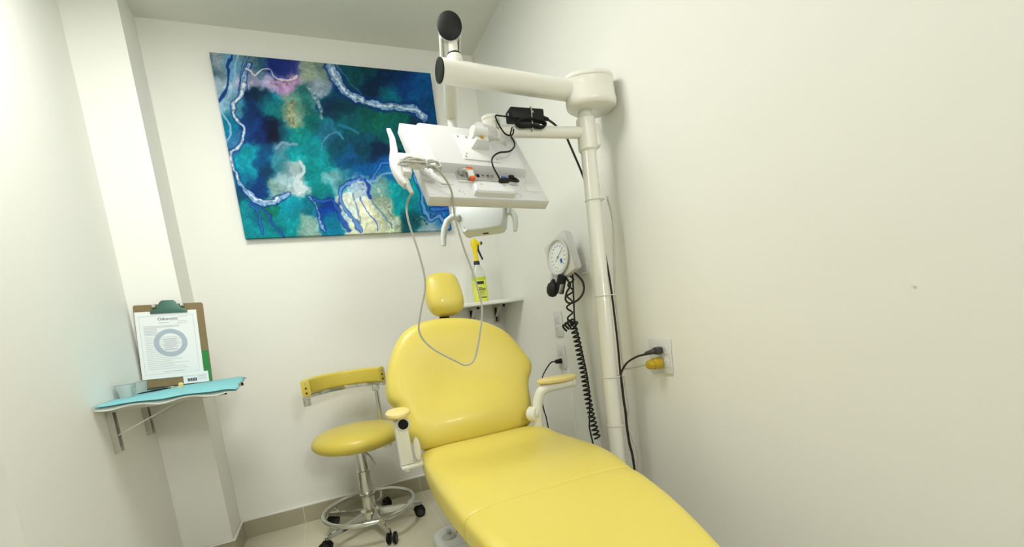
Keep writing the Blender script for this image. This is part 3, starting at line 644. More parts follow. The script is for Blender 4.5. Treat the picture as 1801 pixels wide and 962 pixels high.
b = MB(); b.cyl(L(.028, -.022, -.100), L(.062, -.018, -.090), 0.0075, n=14, bev=.002); b.tube([L(.062, -.018, -.090), L(.085, -.018, -.092), L(.098, -.016, -.088), L(.095, -.012, -.072), L(.093, -.004, -.062)], 0.003, 8, smooth=3)
b.build('lead_plug', m_black, pa)
b = MB(); b.cyl(am @ Vector((.056, 0, 0)), am @ Vector((.080, 0, -.004)), 0.008, 0.0055, 14); b.build('mains_plug', m_black, pa)
pc = MB(); pc.tube([am @ Vector((.078, 0, -.004)), (-.214, -1.142, 1.520), (-.190, -1.132, 1.508), (-.168, -1.133, 1.488), (-.158, -1.133, 1.466), (-.138, -1.128, 1.428), (-.114, -1.122, 1.38), (-.094, -1.126, 1.31), (-.080, -1.140, 1.22)] + [(-.072, -1.150, 1.12), (-.072, -1.170, .986), (-.074, -1.182, .80), (-.074, -1.182, .700), (-.072, -1.183, .675), (-.070, -1.195, .692), (-.068, -1.222, .715), (-.066, -1.268, .735), (-.062, -1.310, .745), (-.045, -1.318, .750)], 0.0036, 10, smooth=6)
pcord = pc.build('mains_cord', m_cable, None, origin=(-0.074, -1.182, 0.675)); tag(pcord, 'black mains cord tied down the pole and bent across to the wall socket', 'cable')
b = MB(); b.tube([(-.052, -1.170, 1.28), (-.045, -1.180, 1.20), (-.056, -1.184, 1.08), (-.066, -1.184, .95), (-.066, -1.186, .80), (-.066, -1.190, .70), (-.064, -1.205, .690), (-.060, -1.240, .697), (-.058, -1.290, .707), (-.050, -1.312, .709)], 0.0036, 8, smooth=6)
bc = b.build('extension_cord', m_bcable, None, origin=(-0.066, -1.186, 0.7)); tag(bc, 'beige cable running down the pole to the yellow plug', 'cable')
b = MB(); b.tube([(-.066, -1.190, .664), (-.066, -1.194, .60), (-.064, -1.196, .55), (-.067, -1.186, .49), (-.060, -1.196, .43), (-.050, -1.205, .385), (-.055, -1.19, .2), (-.05, -1.20, .004)], 0.0028, 8, smooth=6)
o = b.build('floor_lead', m_bcable, None, origin=(-0.066, -1.19, 0.4)); tag(o, 'thin beige lead on the lower pole dropping behind the dental chair', 'cable')
b = MB(); b.tube([(-.074, -1.183, .682), (-.073, -1.185, .58), (-.071, -1.187, .53), (-.071, -1.186, .49), (-.068, -1.188, .42), (-.062, -1.194, .35), (-.06, -1.2, .15), (-.055, -1.21, .006)], 0.0045, 10, smooth=6)
o = b.build('floor_cable', m_cable, None, origin=(-0.071, -1.184, 0.4)); tag(o, 'thick black cable on the lowest part of the pole above the chair edge', 'cable')

# ------------------------------------------------------------------ wall sockets and plugs
def socket(y, z, w_, label, gangs=1):
    t = thing('wall_socket', label, 'wall socket', (0, y, z - 0.0575), 'white wall sockets')
    MB().box((0.008, w_, 0.115), c=(-0.004, y, z), bev=0.003).build('cover_plate', m_whitep, t)
    for g in range(gangs):
        yy = y + (g - (gangs - 1) / 2) * -0.046
        for dz in (-0.0205, 0.0205):
            s = MB().box((0.003, 0.033, 0.030), c=(-0.0085, yy, z + dz), bev=0.006).build('receptacle', m_whitep, t)
            for dy in (-0.0065, 0.0065):
                MB().box((0.002, 0.0018, 0.009), c=(-0.0097, yy + dy, z + dz + 0.003)).build('slot', m_greyp, s)
            MB().cyl((-0.0085, yy, z + dz - 0.008), (-0.0107, yy, z + dz - 0.008), 0.0025, n=10).build('slot', m_greyp, s)
    return t
socket(-0.655, 0.853, 0.070, 'empty white wall socket just below the blood pressure gauge')
socket(-0.652, 0.703, 0.070, 'white wall socket with one black plug, above the right armrest')
socket(-1.312, 0.730, 0.100, 'wide white wall socket right of the pole holding a grey and a yellow plug', 2)
b = MB(); b.box((0.026, 0.026, 0.024), c=(-0.023, -1.322, 0.751), bev=0.006); b.cyl((-0.034, -1.320, 0.751), (-0.062, -1.306, 0.746), 0.0095, 0.006, 14)
o = b.build('grey_plug', m_plug, None, origin=(-0.01, -1.322, 0.751)); tag(o, 'dark grey angled plug in the upper half of the wide socket', 'plug')
yp = thing('yellow_plug', 'round yellow rubber plug in the lower half of the wide socket', 'plug', (-0.01, -1.314, 0.709))
MB().lathe([(0.015, 0), (0.019, 0.003), (0.019, 0.026), (0.016, 0.030)], TZ((-0.010, -1.316, 0.709), (-1, 0.06, 0)), 24).build('plug_body', m_yplug, yp)
MB().lathe([(0.016, 0), (0.017, 0.004), (0.015, 0.018), (0.010, 0.021)], TZ((-0.040, -1.314, 0.709), (-1, 0.06, 0)), 8).build('plug_cap', m_yplug, yp)
bp = thing('black_plug', 'small black plug and cable in the wall socket above the right armrest', 'plug', (-0.01, -0.655, 0.682))
MB().cyl((-0.010, -0.655, 0.682), (-0.040, -0.648, 0.682), 0.0125, 0.009, 16, bev=0.002).build('plug_body', m_black, bp)
MB().tube([(-.040, -.648, .682), (-.055, -.640, .682), (-.060, -.600, .655), (-.060, -.535, .600), (-.058, -.495, .52), (-.055, -.50, .435), (-.05, -.51, .38), (-.04, -.52, .2), (-.03, -.55, .01)], 0.0032, 8, smooth=5).build('plug_cable', m_cable, bp)
MB().cyl((-0.004, -1.994, 0.888), (0, -1.994, 0.888), 0.0022, n=12).build('wall_anchor', m_whitep, None, origin=(0, -1.994, 0.888))
tag(bpy.data.objects['wall_anchor'], 'tiny white anchor plug alone on the bare right wall', 'wall plug')
# small wall plate left of the black plug cable: conduit cover down the wall
MB().box((0.006, 0.02, 0.60), c=(-0.003, -0.700, 0.345), bev=0.002).build('cable_duct', m_wall, None, origin=(0, -0.70, 0.045))
tag(bpy.data.objects['cable_duct'], 'thin white cable duct running down the right wall below the sockets', 'cable duct')

# ------------------------------------------------------------------ blood pressure gauge
bpg = thing('blood_pressure_gauge', 'white square blood pressure gauge with black bulb and coiled hose on the right wall', 'blood pressure gauge', (0, -0.89, 1.09))
DX = Vector((0.12, -0.941, 0.315)).normalized(); DZ = Vector((0, 0.317, 0.948)); DZ = (DZ - DX * DZ.dot(DX)).normalized(); DN = DX.cross(DZ)    # DN: away from the viewer
DN = -DN
if DN.x > 0: DN = -DN
gc = Vector((-0.0925, -0.873, 1.126))
GM = T(gc, DX, DZ, DN); GF = GM @ Matrix.Diagonal((1.1, 1.1, 1, 1)) @ T((0.001, 0.002, 0))
b = MB(); rings = []
for z, s_ in ((-0.045, .86), (-0.034, .95), (-0.005, 1.0), (0.0, .99)):
    rings.append([(p[0], p[1], z) for p in rrect(0.152 * s_, 0.168 * s_, 0.006, 4)])
b.loft(rings, GM); b.build('gauge_housing', m_whitep, bpg)
b = MB(); b.lathe([(0.060, 0.0), (0.064, 0.004), (0.066, 0.009), (0.063, 0.011), (0.060, 0.010), (0.058, 0.003)], GF, 48); b.build('bezel', m_lgrey, bpg)
fc = MB().lathe([(0.058, 0.001), (0.058, 0.0035)], GF, 48).build('dial_plate', m_dial, bpg)
tk = MB()
for k in range(60):
    a = PI * 2 * k / 60
    if 4.4 < a < 5.0: continue
    r0, w_ = (0.047, 0.0012)
    tk.box((w_, 0.004, 0.0006), mtx=GF @ Matrix.Rotation(a, 4, 'Z') @ T((0, r0 + .005, 0.0038)))
tk.build('scale_ticks', m_ink, fc)
def text_mesh(body, size, name, m, mtx, parent, align='CENTER', ext=0.0002):
    cu = bpy.data.curves.new(name, 'FONT'); cu.body = body; cu.size = size; cu.align_x = align; cu.align_y = 'CENTER'; cu.extrude = ext; cu.resolution_u = 3
    to = bpy.data.objects.new(name + '_src', cu); C.objects.link(to)
    dg = bpy.context.evaluated_depsgraph_get(); dg.update()
    me = bpy.data.meshes.new_from_object(to.evaluated_get(dg)); bpy.data.objects.remove(to); bpy.data.curves.remove(cu)
    b = MB(); b.add([v.co.copy() for v in me.vertices], [list(p.vertices) for p in me.polygons], mtx); bpy.data.meshes.remove(me)
    return b.build(name, m, parent)
for k, s_ in enumerate(('20', '40', '60', '80', '100', '120', '140', '160', '180', '200', '220', '240', '260', '280', '300')):
    a = math.radians(-150 + 300 * (k) / 14)
    text_mesh(s_, 0.0075, 'numeral', m_ink, GF @ T((0.040 * math.sin(a), 0.040 * math.cos(a), 0.0037)), fc)
b = MB(); b.box((0.0014, 0.056, 0.001), mtx=GF @ Matrix.Rotation(-1.15, 4, 'Z') @ T((0, 0.008, 0.006))); b.cyl(GF @ Vector((0, 0, .003)), GF @ Vector((0, 0, .007)), 0.004, n=12); b.build('needle', m_ink, bpg)
MB().box((0.012, 0.016, 0.0006), mtx=GF, c=(0.012, -0.020, 0.0038)).build('blue_badge', m_blue, fc)
b = MB(); b.box((0.004, 0.12, 0.05), c=(-0.002, -0.870, 1.075), bev=0.001); b.box((0.028, 0.05, 0.003), c=(-0.014, -0.905, 1.052), bev=0.001); b.box((0.055, 0.03, 0.03), c=(-0.027, -0.865, 1.10), bev=0.003); b.build('wall_bracket', m_whitep, bpg)
b = MB(); b.cyl((-0.004, -0.912, 1.078), (-0.006, -0.912, 1.078), 0.003, n=10); b.build('bracket_screw', m_greyp, bpg)
blb = MB(); blb.lathe([(0.004, .038), (0.0085, .034), (0.010, .026), (0.020, .018), (0.0255, 0.0), (0.024, -.018), (0.015, -.032), (0.005, -.036)], T((-0.118, -0.842, 1.010)) @ Matrix.Rotation(0.35, 4, 'X'), 24); blb.build('rubber_bulb', m_rubber, bpg)
b = MB(); b.cyl((-0.118, -0.832, 1.035), (-0.112, -0.83, 1.07), 0.004, n=12); b.build('bulb_valve', m_steel, bpg)
b = MB(); b.box((0.018, 0.042, 0.075), mtx=T((-0.105, -0.888, 1.020), (0.96, 0.28, 0), (-0.28, 0.96, 0.0), (0, 0, 1)) @ Matrix.Rotation(0.4, 4, 'X'), bev=0.007, seg=3); b.build('rolled_cuff', m_black, bpg)
b = MB(); b.box((0.022, 0.003, 0.04), mtx=T((-0.115, -0.905, 1.000), (0.96, 0.28, 0), (-0.28, 0.96, 0.0), (0, 0, 1)) @ Matrix.Rotation(0.4, 4, 'X'), bev=0.001); b.build('cuff_clip', m_steel, bpg)
b = MB(); b.tube([(-.060, -.90, 1.072), (-.045, -.925, 1.045), (-.032, -.938, 1.015), (-.034, -.938, .980), (-.055, -.930, .952), (-.085, -.915, .940), (-.100, -.905, .955), (-.092, -.905, .985), (-.075, -.91, 1.01), (-.080, -.90, 1.035), (-.09, -.89, 1.06)], 0.0042, 10, smooth=6); b.build('rubber_hose', m_cable, bpg)
axis = [(-.062, -.903, 1.060), (-.066, -.895, 1.00), (-.072, -.885, .945), (-.076, -.885, .90), (-.078, -.890, .862)]
ax2 = [(-.070, -.892, .842), (-.062, -.896, .79), (-.056, -.898, .72), (-.050, -.903, .64), (-.048, -.910, .55), (-.044, -.920, .46), (-.038, -.935, .375)]
def coil(path, R, turns, r, mb, sub=10):
    P = catmull([Vector(p) for p in path], 24); Ls = [0]
    for i in range(1, len(P)): Ls.append(Ls[-1] + (P[i] - P[i - 1]).length)
    n = int(turns * sub); pts = []
    for k in range(n + 1):
        s = Ls[-1] * k / n; i = min(max(np.searchsorted(Ls, s) - 1, 0), len(P) - 2)
        t = (s - Ls[i]) / max(1e-9, Ls[i + 1] - Ls[i]); p = P[i].lerp(P[i + 1], float(t)); d = (P[i + 1] - P[i]).normalized(); x, y, _ = frame(d, Vector((0, 1, 0)))
        a = 2 * PI * k / sub
        RRr = R(k / n) if callable(R) else R
        pts.append(p + x * RRr * math.cos(a) + y * RRr * math.sin(a))
    mb.tube(pts, r, 8, smooth=2)
b = MB(); coil(axis, 0.011, 4.5, 0.0036, b); b.build('coiled_hose', m_rubber, bpg)
b = MB(); coil([(-.105, -.880, .842), (-.090, -.883, .853), (-.070, -.888, .862), (-.058, -.890, .850)], 0.013, 5, 0.0042, b); b.build('hose_knot', m_rubber, bpg)
b = MB(); coil(ax2, 0.0125, 25, 0.0038, b); b.build('coiled_hose', m_rubber, bpg)
b = MB(); b.tube([(-.055, -.905, 1.065), (-.060, -.90, .95), (-.064, -.898, .87), (-.058, -.905, .79), (-.048, -.915, .68), (-.044, -.92, .57), (-.052, -.91, .44), (-.055, -.912, .41), (-.05, -.93, .30)], 0.0034, 8, smooth=5); b.build('straight_lead', m_rubber, bpg)

# ------------------------------------------------------------------ white corner shelf with spray bottle
ws = thing('corner_shelf', 'white shelf on folding brackets in the back right corner behind the headrest', 'shelf', (-0.18, -0.15, 0.99))
MB().box((0.372, 0.300, 0.018), c=(-0.186, -0.150, 0.999), bev=0.0015).build('shelf_board', m_shelf, ws)
def fold_bracket(parent, base, out, side, L_, drop, m=m_alu):
    """base: wall point under the board; out: unit vector away from the wall; side: unit vector along the wall"""
    base = Vector(base); out = Vector(out); side = Vector(side); z = Vector((0, 0, 1))
    h = thing('folding_bracket', None, None, (0, 0, 0)); h.parent = parent; h.location = base - parent_loc(parent)
    MB().box((0.030, 0.006, drop), mtx=T(base + out * 0.003 - z * drop / 2, side, out, z), bev=0.001).build('wall_rail', m, h)
    for s_ in (-1, 1):
        MB().box((0.0025, 0.016, drop * .96), mtx=T(base + out * 0.010 - z * drop / 2 + side * s_ * 0.0137, side, out, z)).build('rail_flange', m, h)
    MB().box((0.0120, 0.003, drop * 0.8), mtx=T(base + out * 0.0075 - z * drop / 2, side, out, z)).build('rail_slot', m_slot, h)
    MB().box((0.026, L_, 0.005), mtx=T(base + out * (L_ / 2 + .012) - z * 0.004, side, out, z), bev=0.001).build('top_arm', m, h)
    for s_ in (-1, 1):
        MB().box((0.0025, L_, 0.014), mtx=T(base + out * (L_ / 2 + .012) - z * 0.009 + side * s_ * 0.0125, side, out, z)).build('arm_flange', m, h)
    a = base + out * 0.014 - z * drop * 0.62; e = base + out * L_ * 0.62 - z * 0.014; d = (e - a)
    MB().box((0.016, d.length, 0.005), mtx=T((a + e) / 2, side, d.normalized(), side.cross(d.normalized())), bev=0.001).build('strut', m_lgrey, h)
    MB().cyl(base + out * (L_ + .008) - z * 0.010, base + out * (L_ + .018) - z * 0.010, 0.007, n=14, bev=.001).build('end_cap', m_black, h)
    return h
fold_bracket(ws, (-0.052, 0, 0.990), (0, -1, 0), (1, 0, 0), 0.13, 0.108)
fold_bracket(ws, (-0.205, 0, 0.990), (0, -1, 0), (1, 0, 0), 0.13, 0.108)
BX, BY, BZ = -0.188, -0.165, 1.008
sb = thing('spray_bottle', 'clear spray bottle of yellow liquid with yellow trigger head on the white corner shelf', 'spray bottle', (BX, BY, BZ))
def oval(w_, d_, z, n=28, e=0.7): return [(math.copysign(abs(math.cos(2 * PI * j / n)) ** e, math.cos(2 * PI * j / n)) * w_ / 2, math.copysign(abs(math.sin(2 * PI * j / n)) ** e, math.sin(2 * PI * j / n)) * d_ / 2, z) for j in range(n)]
bm_ = T((BX, BY, BZ))
MB().loft([oval(.068, .044, 0), oval(.076, .052, .004), oval(.077, .053, .02), oval(.077, .053, .095), oval(.076, .052, .135)], bm_).build('liquid_body', m_liquid, sb)
MB().loft([oval(.076, .052, .135), oval(.070, .048, .152), oval(.052, .040, .178, e=.85), oval(.034, .032, .198, e=1), oval(.028, .028, .206, e=1)], bm_).build('bottle_neck', m_clearp, sb)
lb = MB().loft([oval(.0785, .0545, .006), oval(.0785, .0545, .118)], bm_, False, False); lb = lb.build('label', m_label, sb)
for (x, z, w_, h_) in ((-.004, .104, .040, .015), (-.006, .078, .020, .0025), (-.002, .070, .046, .0045), (0, .063, .044, .002), (-.004, .050, .036, .002), (-.002, .041, .034, .002), (.0, .026, .046, .0045), (-.006, .056, .03, .0015)):
    MB().box((w_, 0.0008, h_), mtx=bm_, c=(x, -0.0275, z)).build('printed_line', m_navy, lb)
MB().lathe([(0.0155, .200), (0.0165, .203), (0.0165, .218), (0.0145, .221)], bm_, 20).build('collar', m_navy, sb)
hd = MB(); hd.loft([oval(.026, .022, .218, e=1), oval(.023, .021, .25, e=1), oval(.026, .022, .275, e=1), oval(.036, .024, .295, e=1), oval(.040, .026, .312, e=1), oval(.034, .024, .330, e=1), oval(.018, .016, .339, e=1)], bm_)
hd.box((0.036, 0.018, 0.020), mtx=bm_ @ T((0.016, 0, 0.315)) @ Matrix.Rotation(0.15, 4, 'Y'), bev=0.005)
hd.build('spray_head', m_sprayy, sb)
b = MB(); b.tube([bm_ @ Vector(p) for p in ((.020, 0, .305), (.018, 0, .285), (.024, 0, .262), (.034, 0, .235), (.037, 0, .226))], [.006, .006, .0055, .005, .004], 12, smooth=3); b.build('trigger', m_navy, sb)
b = MB(); b.cyl(bm_ @ Vector((.034, 0, .315)), bm_ @ Vector((.044, 0, .313)), 0.009, n=16, bev=.002); b.build('nozzle', m_navy, sb)

# ------------------------------------------------------------------ left shelf with blue cloth, clipboard and small items
ls = thing('wall_shelf', 'folding wall shelf on two steel brackets under a blue cloth by the column', 'shelf', (XL, -0.45, 0.795))
MB().box((0.350, 0.455, 0.012), c=(XL + 0.175, -0.455, 0.791), bev=0.001).build('shelf_board', m_shelf, ls)
fold_bracket(ls, (XL, -0.602, 0.785), (1, 0, 0), (0, 1, 0), 0.325, 0.155)
fold_bracket(ls, (XL, -0.300, 0.785), (1, 0, 0), (0, 1, 0), 0.335, 0.155)
# cloth: a sheet over the board with short overhangs
def cloth_pt(a, c, dr=0.25):
    # a: 0..1 from the wall outwards, c: 0..1 from the near edge to the column
    near = Vector((XL + 0.004, -0.697, 0.8)).lerp(Vector((-1.300, -0.775, 0.8)), a)
    far = Vector((XL + 0.004, -0.232, 0.8)).lerp(Vector((-1.345, -0.222, 0.8)), a)
    p = near.lerp(far, c)
    w_ = noise.noise(Vector((a * 3, c * 4, 0.3))) * 0.003 + noise.noise(Vector((a * 9, c * 9, 2.3))) * 0.0012
    p.z = 0.8015 + w_ * .5 + 0.001
    if c < 0.06: p.z -= dr * (0.06 - c) / 0.06 * 0.016 * (0.8 + .3 * math.sin(a * 17))
    if a > 0.93: p.z -= (a - 0.93) / 0.07 * 0.006 * (1 + .6 * math.sin(c * 21)); p.x += 0.006 * math.sin(c * 13)
    return p
def cloth(z_off, n=40, shrink=0.0, dr=0.25):
    vs = []; fs = []
    for i in range(n + 1):
        for j in range(n + 1):
            p = cloth_pt(shrink + (1 - 2 * shrink) * i / n, shrink + (1 - 2 * shrink) * j / n, dr); p.z += z_off; vs.append(tuple(p))
    for i in range(n):
        for j in range(n): fs.append([i * (n + 1) + j, (i + 1) * (n + 1) + j, (i + 1) * (n + 1) + j + 1, i * (n + 1) + j + 1])
    return MB().add(vs, fs)
ct = thing('blue_cloth', 'light blue disposable sheet spread over the shelf by the column', 'cloth', (XL + 0.17, -0.45, 0.80))
o = cloth(0.0).build('blue_sheet', m_cloth, ct, angle=180); md = o.modifiers.new('th', 'SOLIDIFY'); md.thickness = 0.001; md.offset = 1
o = cloth(-0.0022, dr=1.0).build('white_backing', m_clothw, ct, angle=180); md = o.modifiers.new('th', 'SOLIDIFY'); md.thickness = 0.001; md.offset = 1
b = MB(); n = 24; vs = []; fs = []
for i in range(n + 1):
    for j, (dz, dy) in enumerate(((0.003, -0.026), (0.012, -0.012), (0.026, -0.006))):
        x = XL + 0.05 + 0.10 * i / n + .06; vs.append((x, YC + dy - 0.002 * math.sin(i * .9), 0.803 + dz * (0.8 + .3 * math.sin(i * .4))))
for i in range(n):
    for j in range(2): fs.append([i * 3 + j, (i + 1) * 3 + j, (i + 1) * 3 + j + 1, i * 3 + j + 1])
o = b.add(vs, fs).build('turned_up_edge', m_teal, ct, angle=180); md = o.modifiers.new('th', 'SOLIDIFY'); md.thickness = 0.001
# clipboard leaning on the column
cbu = Vector((0.99, 0.0, -0.045)); cbu.normalize()
cb0 = Vector((-1.578, -0.262, 0.808)); cbv = Vector((0.012, 0.105, 1.0)); cbv = (cbv - cbu * cbv.dot(cbu)).normalized(); cbn = cbu.cross(cbv)
CM = T(cb0, cbu, cbv, cbn)      # +z of CM points away from the column, to the viewer
cbd = thing('clipboard', 'brown clipboard with green spring clip leaning on the column above the blue cloth', 'clipboard', cb0)
b = MB(); b.prism([(p[0], p[1] + 0.167) for p in rrect(0.236, 0.334, 0.008, 4)], -0.0035, 0.0, CM, bev=0.0006, seg=1); b.build('board', m_board, cbd)
MB().box((0.022, 0.0006, 0.13), mtx=CM @ Matrix.Rotation(0, 4, 'X') @ T((0.1045, 0.068, 0.0004), (1, 0, 0), (0, 0, -1), (0, 1, 0))).build('green_sticker', m_green, cbd)
b = MB(); b.prism([(-0.063, 0.296), (0.063, 0.296), (0.061, 0.309), (0.040, 0.316), (0.026, 0.342), (0.020, 0.348), (-0.020, 0.348), (-0.028, 0.341), (-0.042, 0.316), (-0.062, 0.309)], 0.003, 0.007, CM @ Matrix.Rotation(0.0, 4, 'X'), bev=0.0015); 
cpp = b.build('clip', m_clip, cbd)
for s_ in (-1, 1):
    MB().cyl(CM @ Vector((s_ * 0.040, 0.327, 0.004)), CM @ Vector((s_ * 0.054, 0.327, 0.004)), 0.009, n=18, bev=0.002).build('clip_spring', m_chrome, cpp)
ps = thing('form_sheet', 'printed white form with grey ring held by the clipboard', 'paper', CM @ Vector((-0.008, 0.03, 0.001)))
PW, PH = 0.208, 0.272; pcx, pcy = -0.012, 0.169
PM = CM @ T((pcx, pcy, 0.0016)) @ Matrix.Rotation(-0.004, 4, 'Z')
MB().box((PW, PH, 0.0006), mtx=PM).build('sheet', m_paper, ps)
ZI = 0.0006
text_mesh('Odont', 0.0165, 'logo_lettering', m_inkd, PM @ T((-0.008, 0.104, ZI + .0002)), ps)
MB().box((0.022, 0.011, 0.0003), mtx=PM, c=(0.026, 0.1035, ZI)).build('logo_smudge', m_inkl, ps)
b = MB(); b.torus(PM @ T((0.004, 0.006, ZI - .0003)) @ Matrix.Diagonal((1, 1, 0.02, 1)), 0.0475, 0.009, 60, 8); b.build('printed_ring', m_ring, ps)
rl = random.Random(7)
def pline(x, y, w_, h_, m, name='printed_line'): MB().box((w_, h_, 0.0003), mtx=PM, c=(x + w_ / 2, y, ZI)).build(name, m, ps)
pline(-0.028, 0.089, 0.034, 0.0028, m_inkl)
for k in range(2): pline(0.034, 0.092 - 0.008 * k, 0.034, 0.002, m_inkl)
pline(0.040, 0.112, 0.03, 0.0018, m_inkl)
for k in range(9): pline(-0.080, 0.076 - 0.0045 * k, 0.046 - rl.random() * .008 if k > 1 else 0.12, 0.0018, m_inkl)
for k in range(18): pline(-0.080, 0.030 - 0.0075 * k, 0.14 - rl.random() * 0.06, 0.0013, m_inkl)
for k in range(6): pline(-0.022 + rl.random() * .006, 0.020 - 0.008 * k, 0.044, 0.0022, m_inkl)
pline(-0.030, -0.110, 0.07, 0.0024, m_inkl)
for (x, y, w_, h_) in ((-0.092, 0.0, 0.0009, 0.235), (0.090, 0.0, 0.0009, 0.235)): pline(x, y, w_, h_, m_inkl, 'printed_border')
for y in (-0.1175, 0.1175): pline(-0.092, y, 0.183, 0.0009, m_inkl, 'printed_border')
tg = thing('label_slip', 'small barcode slip at the bottom right of the clipboard under the form', 'paper', CM @ Vector((0.06, 0.0, 0.001)))
MB().box((0.088, 0.045, 0.0006), mtx=CM, c=(0.062, 0.024, 0.0006)).build('slip', m_paper, tg)
for k in range(12):
    MB().box((0.0012 + .0008 * (k % 3), 0.013, 0.0003), mtx=CM, c=(0.032 + 0.0028 * k, 0.016, 0.0011)).build('barcode_bar', m_blackink, tg)
for k in range(4): MB().box((0.030, 0.0018, 0.0003), mtx=CM, c=(0.084, 0.034 - .006 * k, 0.0011)).build('printed_line', m_inkl, tg)
MB().box((0.034, 0.003, 0.0003), mtx=CM, c=(0.040, 0.034, 0.0011)).build('printed_line', m_ink, tg)
# clear acrylic box
ab_ = MB(); ac = Vector((-1.670, -0.500, 0.8045)); rz = Matrix.Rotation(0.05, 4, 'Z') @ Matrix.Diagonal((0.66, 0.9, 1, 1))
am_ = T(ac) @ rz
rings = [[(p[0], p[1], 0.0) for p in rrect(.052, .062, .006, 4)], [(p[0], p[1], 0.045) for p in rrect(.068, .080, .008, 4)], [(p[0], p[1], 0.047) for p in rrect(.076, .088, .008, 4)], [(p[0], p[1], 0.045) for p in rrect(.062, .074, .007, 4)], [(p[0], p[1], 0.003) for p in rrect(.048, .058, .006, 4)]]
ab_.loft(rings, am_); o = ab_.build('plastic_cup', m_acryl, None, origin=ac); tag(o, 'clear plastic tub on the blue cloth left of the clipboard', 'tub')
ab2 = MB(); ac2 = Vector((-1.668, -0.395, 0.8045)); am2 = T(ac2) @ Matrix.Rotation(-0.2, 4, 'Z'); ab2.loft([[(p[0] * .62, p[1] * .6, p[2] * .95) for p in r] for r in rings], am2); o = ab2.build('plastic_cup', m_acryl, None, origin=ac2); tag(o, 'smaller clear plastic tub behind the other, next to the clipboard foot', 'tub')
pr_ = thing('dental_probe', 'thin black handled dental instrument lying on the blue cloth', 'dental instrument', (-1.60, -0.47, 0.806))
MB().tube([(-1.650, -0.470, 0.8085), (-1.612, -0.425, 0.8088), (-1.575, -0.385, 0.8085)], [0.0016, 0.0034, 0.0022], 10, smooth=4).build('handle', m_black, pr_)
MB().tube([(-1.575, -0.385, 0.8085), (-1.562, -0.370, 0.8085), (-1.555, -0.366, 0.8085)], [0.0015, 0.001, 0.0006], 8).build('tip', m_steel, pr_)
tb = thing('tooth_model', 'small ivory piece on the blue cloth in front of the form', 'dental piece', (-1.535, -0.42, 0.805))
MB().lathe([(0.002, 0.0), (0.007, 0.002), (0.0085, 0.010), (0.0075, 0.018), (0.003, 0.021)], T((-1.535, -0.420, 0.804)) @ Matrix.Rotation(0.3, 4, 'Y'), 16).build('ivory_body', m_pad, tb)
MB().lathe([(0.009, 0.0), (0.009, 0.003), (0.005, 0.0035)], T((-1.535, -0.420, 0.8035)), 16).build('clear_base', m_lgrey, tb)
MB().cyl((-1.590, -0.36, 0.807), (-1.573, -0.345, 0.807), 0.0035, n=12, bev=.0015).build('brush_head', m_pad, None, origin=(-1.58, -0.352, 0.804)); tag(bpy.data.objects['brush_head'], 'tiny ivory stub lying behind the black instrument', 'dental piece')

# ------------------------------------------------------------------ painting
PXL, PXR, PZB, PZT, PT = -1.2635, -0.2597, 1.4273, 2.2384, 0.030
def hom(src, dst):
    A = []
    for (x, y), (u, v) in zip(src, dst):
        A.append([x, y, 1, 0, 0, 0, -u * x, -u * y, -u]); A.append([0, 0, 0, x, y, 1, -v * x, -v * y, -v])
    return np.linalg.svd(np.array(A, float))[2][-1].reshape(3, 3)
HM = hom([(0, 1), (1, 1), (1, 0), (0, 0)], [(25, 30), (1090, 138), (1186, 893), (190, 925)])
rngp = np.random.RandomState(3)
def vnoise(x, y, seed):
    r = np.random.RandomState(seed).rand(64, 64)
    xi = np.floor(x).astype(int); yi = np.floor(y).astype(int); fx = x - xi; fy = y - yi
    fx = fx * fx * (3 - 2 * fx); fy = fy * fy * (3 - 2 * fy)
    a = r[xi % 64, yi % 64]; b = r[(xi + 1) % 64, yi % 64]; c = r[xi % 64, (yi + 1) % 64]; d = r[(xi + 1) % 64, (yi + 1) % 64]
    return (a * (1 - fx) + b * fx) * (1 - fy) + (c * (1 - fx) + d * fx) * fy - 0.5
def fbm(x, y, s, seed, o=4):
    t = 0; a = 1
    for k in range(o): t = t + a * vnoise(x / s * 2 ** k + 7.3 * k, y / s * 2 ** k + 3.1 * k, seed + k); a *= .5
    return t
